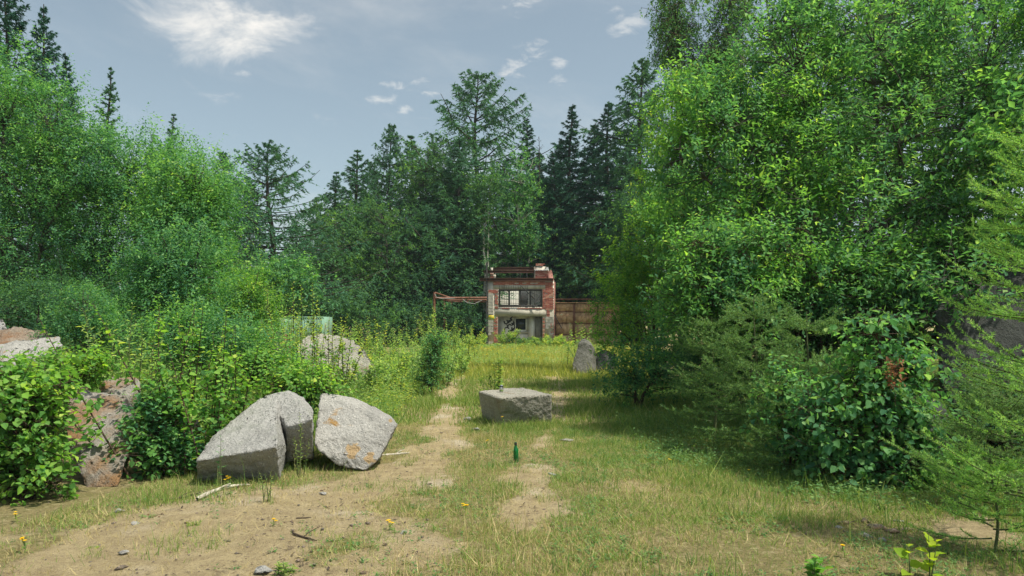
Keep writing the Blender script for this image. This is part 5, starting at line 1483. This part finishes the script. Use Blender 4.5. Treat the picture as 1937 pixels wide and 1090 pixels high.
# farther grass
x, y = field(240000, 12, 30, lambda x, y: (.15 + .85 * open_(x, y)) * (.3 + .7 * clumpy(x, y, .7, 23)) * smooth(-.5, .3, x - edge_l(y)) * (1 - smooth(.2, 1.4, x - edge_r(y))), (-.3, .3))
blades('far_grass', 'ankle high grass on the far part of the clearing', x, y, .10, .017, 'grass_green', .6)
x, y = field(150000, 22, 49, lambda x, y: (.25 + .75 * open_(x, y)) * (.3 + .7 * clumpy(x, y, .5, 29)) * smooth(-1, .5, x - edge_l(y)), (-.18, .2))
blades('meadow_grass', 'sunlit yellow meadow grass before the gatehouse', x, y, .17, .032, 'grass_sunny', .4)
x, y = field(90000, 9, 30, lambda x, y: (1 - smooth(-.5, .5, x - edge_l(y))) * (.35 + .65 * clumpy(x, y, .8, 31)) * .8, (-.62, .0))
blades('bank_grass', 'tall lush grass among the bushes of the bank', x, y, .30, .014, 'grass_lush', .4)
x, y = field(160000, 6.2, 22, lambda x, y: smooth(-.9, .4, x - edge_r(y)) * (.3 + .7 * clumpy(x, y, .9, 37)) * .8, (.05, 1.0))
blades('shade_grass', 'dark green grass in the shade under the trees', x, y, .12, .010, 'grass_lush', .8)
x, y = field(26000, 6.6, 9.6, lambda x, y: np.exp(-((x - edge_l(y) - .1) / .45) ** 2) * .6 * clumpy(x, y, 2.5, 88), (-.55, -.05))
blades('boulder_grass', 'longer grass round the feet of the pale boulders', x, y, .09, .005, 'grass_green', .5, 2)
x, y = field(60000, 10.8, 13.4, lambda x, y: np.exp(-(np.maximum(0, np.hypot((x - .06) / .62, (y - 12.4) / .9) - .95) / .25) ** 2) * .8, (-.12, .12))
blades('block_grass', 'longer grass round the foot of the hewn block', x, y, .06, .006, 'grass_green', .6, 2)
def leafy(name, label, x, y, h, per, L, ratio, mat, cat, spread=.06, stem=True):
    """low leafy plants: a few leaves up a short stem each"""
    n_ = len(x)
    hh = h * gr.lognormal(0, .35, n_)
    z = gz(x, y)
    top = np.stack([x, y, z], 1) + np.stack([gr.normal(0, .18, n_) * hh, gr.normal(0, .18, n_) * hh, hh], 1)
    P0 = np.stack([x, y, z - .01], 1)
    si = np.repeat(np.arange(n_), per)
    u = np.tile((np.arange(per) + .8) / per, n_)[:, None] + gr.normal(0, .06, (n_ * per, 1))
    P = P0[si] * (1 - u) + top[si] * u
    az = np.tile(np.arange(per) * 2.4, n_) + np.repeat(gr.uniform(0, 6.28, n_), per)
    rdv = np.stack([np.cos(az), np.sin(az), 0 * az], 1)
    D = nrm(rdv + np.array((0, 0, .35)) + gr.normal(0, .25, P.shape))
    N = nrm(np.array((0, 0, 1.)) - rdv * .2 + gr.normal(0, .3, P.shape))
    Lv = L * gr.uniform(.6, 1.3, len(P)) * (1.15 - .5 * u[:, 0])
    V, F = leaf_geo(P + rdv * spread * gr.random((len(P), 1)), D, N, Lv, Lv * ratio, six='tri')
    fs = [F]; Vs = [V]
    if stem:
        w = .004
        Vs.append(np.stack([P0 - np.array((w, 0, 0)), P0 + np.array((w, 0, 0)), top], 1).reshape(-1, 3))
        fs.append(np.arange(n_ * 3).reshape(-1, 3) + len(V))
    o = mk(name, np.concatenate(Vs), np.concatenate(fs), M[mat])
    return tag(o, label, cat, kind='stuff')
x, y = field(17000, 8.8, 26, lambda x, y: (1 - smooth(-.3, .3, x - edge_l(y))) * (.3 + .7 * clumpy(x, y, .6, 41)), (-.62, .0))
leafy('undergrowth', 'dense green undergrowth covering the bank', x, y, .48, 16, .075, .5, 'leaf_herb', 'undergrowth')
x, y = field(13000, 9, 30, lambda x, y: (1 - smooth(-.3, .3, x - edge_l(y))) * (.2 + .8 * clumpy(x, y, .5, 47)), (-.62, .0))
leafy('pale_undergrowth', 'pale leafy shoots mixed through the bank undergrowth', x, y, .6, 18, .07, .35, 'leaf_pale', 'undergrowth')
x, y = field(36000, 6.4, 20, lambda x, y: smooth(-.5, .4, x - edge_r(y)) * (.25 + .75 * clumpy(x, y, .9, 43)), (.05, .95))
leafy('ground_cover', 'dark clover and leafy ground cover under the trees', x, y, .10, 6, .05, .8, 'clover', 'ground cover', .05)
x, y = field(26000, 4.6, 12, lambda x, y: (.12 + open_(x, y)) * clumpy(x, y, 1.5, 45, .48, .62) * (.45 + .55 * smooth(-.5, 1.5, x)) * (x > edge_l(y) - .3))
leafy('rosettes', 'small broad leaf rosettes in the thin grass', x, y, .03, 6, .035, .55, 'clover', 'ground cover', .015, False)
x, y = field(5000, 28, 48.5, lambda x, y: (.3 + .7 * clumpy(x, y, .5, 49)) * (x > edge_l(y)), (-.12, .12))
leafy('meadow_herbs', 'yellow green herbs before the gatehouse', x, y, .20, 9, .11, .4, 'leaf_pale', 'undergrowth')
x, y = field(420, 30, 48.5, lambda x, y: clumpy(x, y, .6, 57, .45, .6) * (x > edge_l(y)), (-.07, .06))
leafy('meadow_flowers', 'yellow flower heads in the meadow before the gatehouse', x, y, .45, 7, .06, .9, 'petal_yellow', 'flowers', .05, False)
# ------------------------------------------------------------------ single yellow flowers
FL = 'single yellow flowers'
def flower(px, py_foot, h, lab, heads=3, seed=0):
    g = np.random.default_rng(900 + seed)
    d = EYE * FPX / (py_foot - HY)
    x = bx(px, d); z = gz1(x, d)
    base = np.array((x, d, z))
    root = empty('yellow_flower', base, lab, 'flower', FL)
    m = MB(); tips = []
    top = base + np.array((g.normal(0, .01), g.normal(0, .01), h))
    m.tube([base - np.array((0, 0, .01)), (base + top) / 2 + np.array((.006, 0, 0)), top], .0028, 5)
    for k in range(heads):
        e = top + np.array((g.normal(0, .022), g.normal(0, .022), g.uniform(.0, .03))) if k else top + np.array((0, 0, .01))
        m.tube([top - np.array((0, 0, .03)), e], .0018, 4); tips.append(e)
    for k in range(4):
        p = base + (top - base) * (.2 + .17 * k); a = k * 2.4
        V, F = leaf_geo(p[None], np.array([[math.cos(a), math.sin(a), .5]]), np.array([[0, 0, 1.]]), np.array([.045]), np.array([.012])); m.add(V, [F])
    m.build('stem', M['leaf_herb'], root, base)
    for e in tips:
        n_ = 11; a = np.arange(n_) * 2 * np.pi / n_
        D = np.stack([np.cos(a), np.sin(a) * .8 - .1, .35 + 0 * a], 1)
        V, F = leaf_geo(np.repeat(e[None], n_, 0), D, np.array([[0, 0, 1.]]).repeat(n_, 0), np.full(n_, .017), np.full(n_, .009))
        mk('flower_head', V, F, M['petal_yellow'], root, base)
for k, (px, pf, h, hd, lab) in enumerate(((432, 922, .06, 6, 'bright yellow flower cluster before the dark boulder front'), (740, 1012, .06, 4, 'yellow flower at the edge between sand and grass'), (880, 985, .09, 5, 'yellow flower among the tall stalks'),
                                      (46, 1050, .08, 4, 'yellow flower in the grassy corner'), (1270, 880, .07, 2, 'lone yellow flower at the border of the shade'), (1598, 1066, .07, 2, 'orange yellow flower by the green seedling'),
                                      (514, 1005, .05, 3, 'tiny yellow flower on bare sand'), (32, 985, .06, 3, 'yellow flower under the low birch bush'), (1415, 905, .10, 2, 'small yellow flower under the larches'), (952, 812, .18, 3, 'tall yellow flower in front of the hewn block'),
                                      (920, 850, .10, 3, 'pale yellow flower on the turf before the hewn block'), (205, 905, .08, 3, 'yellow flower hanging before the brown boulder'))):
    flower(px, pf, h, lab, hd, k)

# ------------------------------------------------------------------ summer haze
hz = MB().box(-420, 420, -420, 460, -2.5, 27).build('haze', [])
hm = bpy.data.materials.new('haze_air'); hm.use_nodes = True
hn = hm.node_tree.nodes; hn.remove(hn['Principled BSDF'])
pv = hn.new('ShaderNodeVolumePrincipled')
pv.inputs['Color'].default_value = (.74, .92, 1, 1)
pv.inputs['Density'].default_value = .00038
pv.inputs['Anisotropy'].default_value = .2
hm.node_tree.links.new(pv.outputs[0], hn['Material Output'].inputs['Volume'])
hz.data.materials.append(hm)
tag(hz, 'thin summer haze in the air of the clearing', 'haze', kind='stuff')
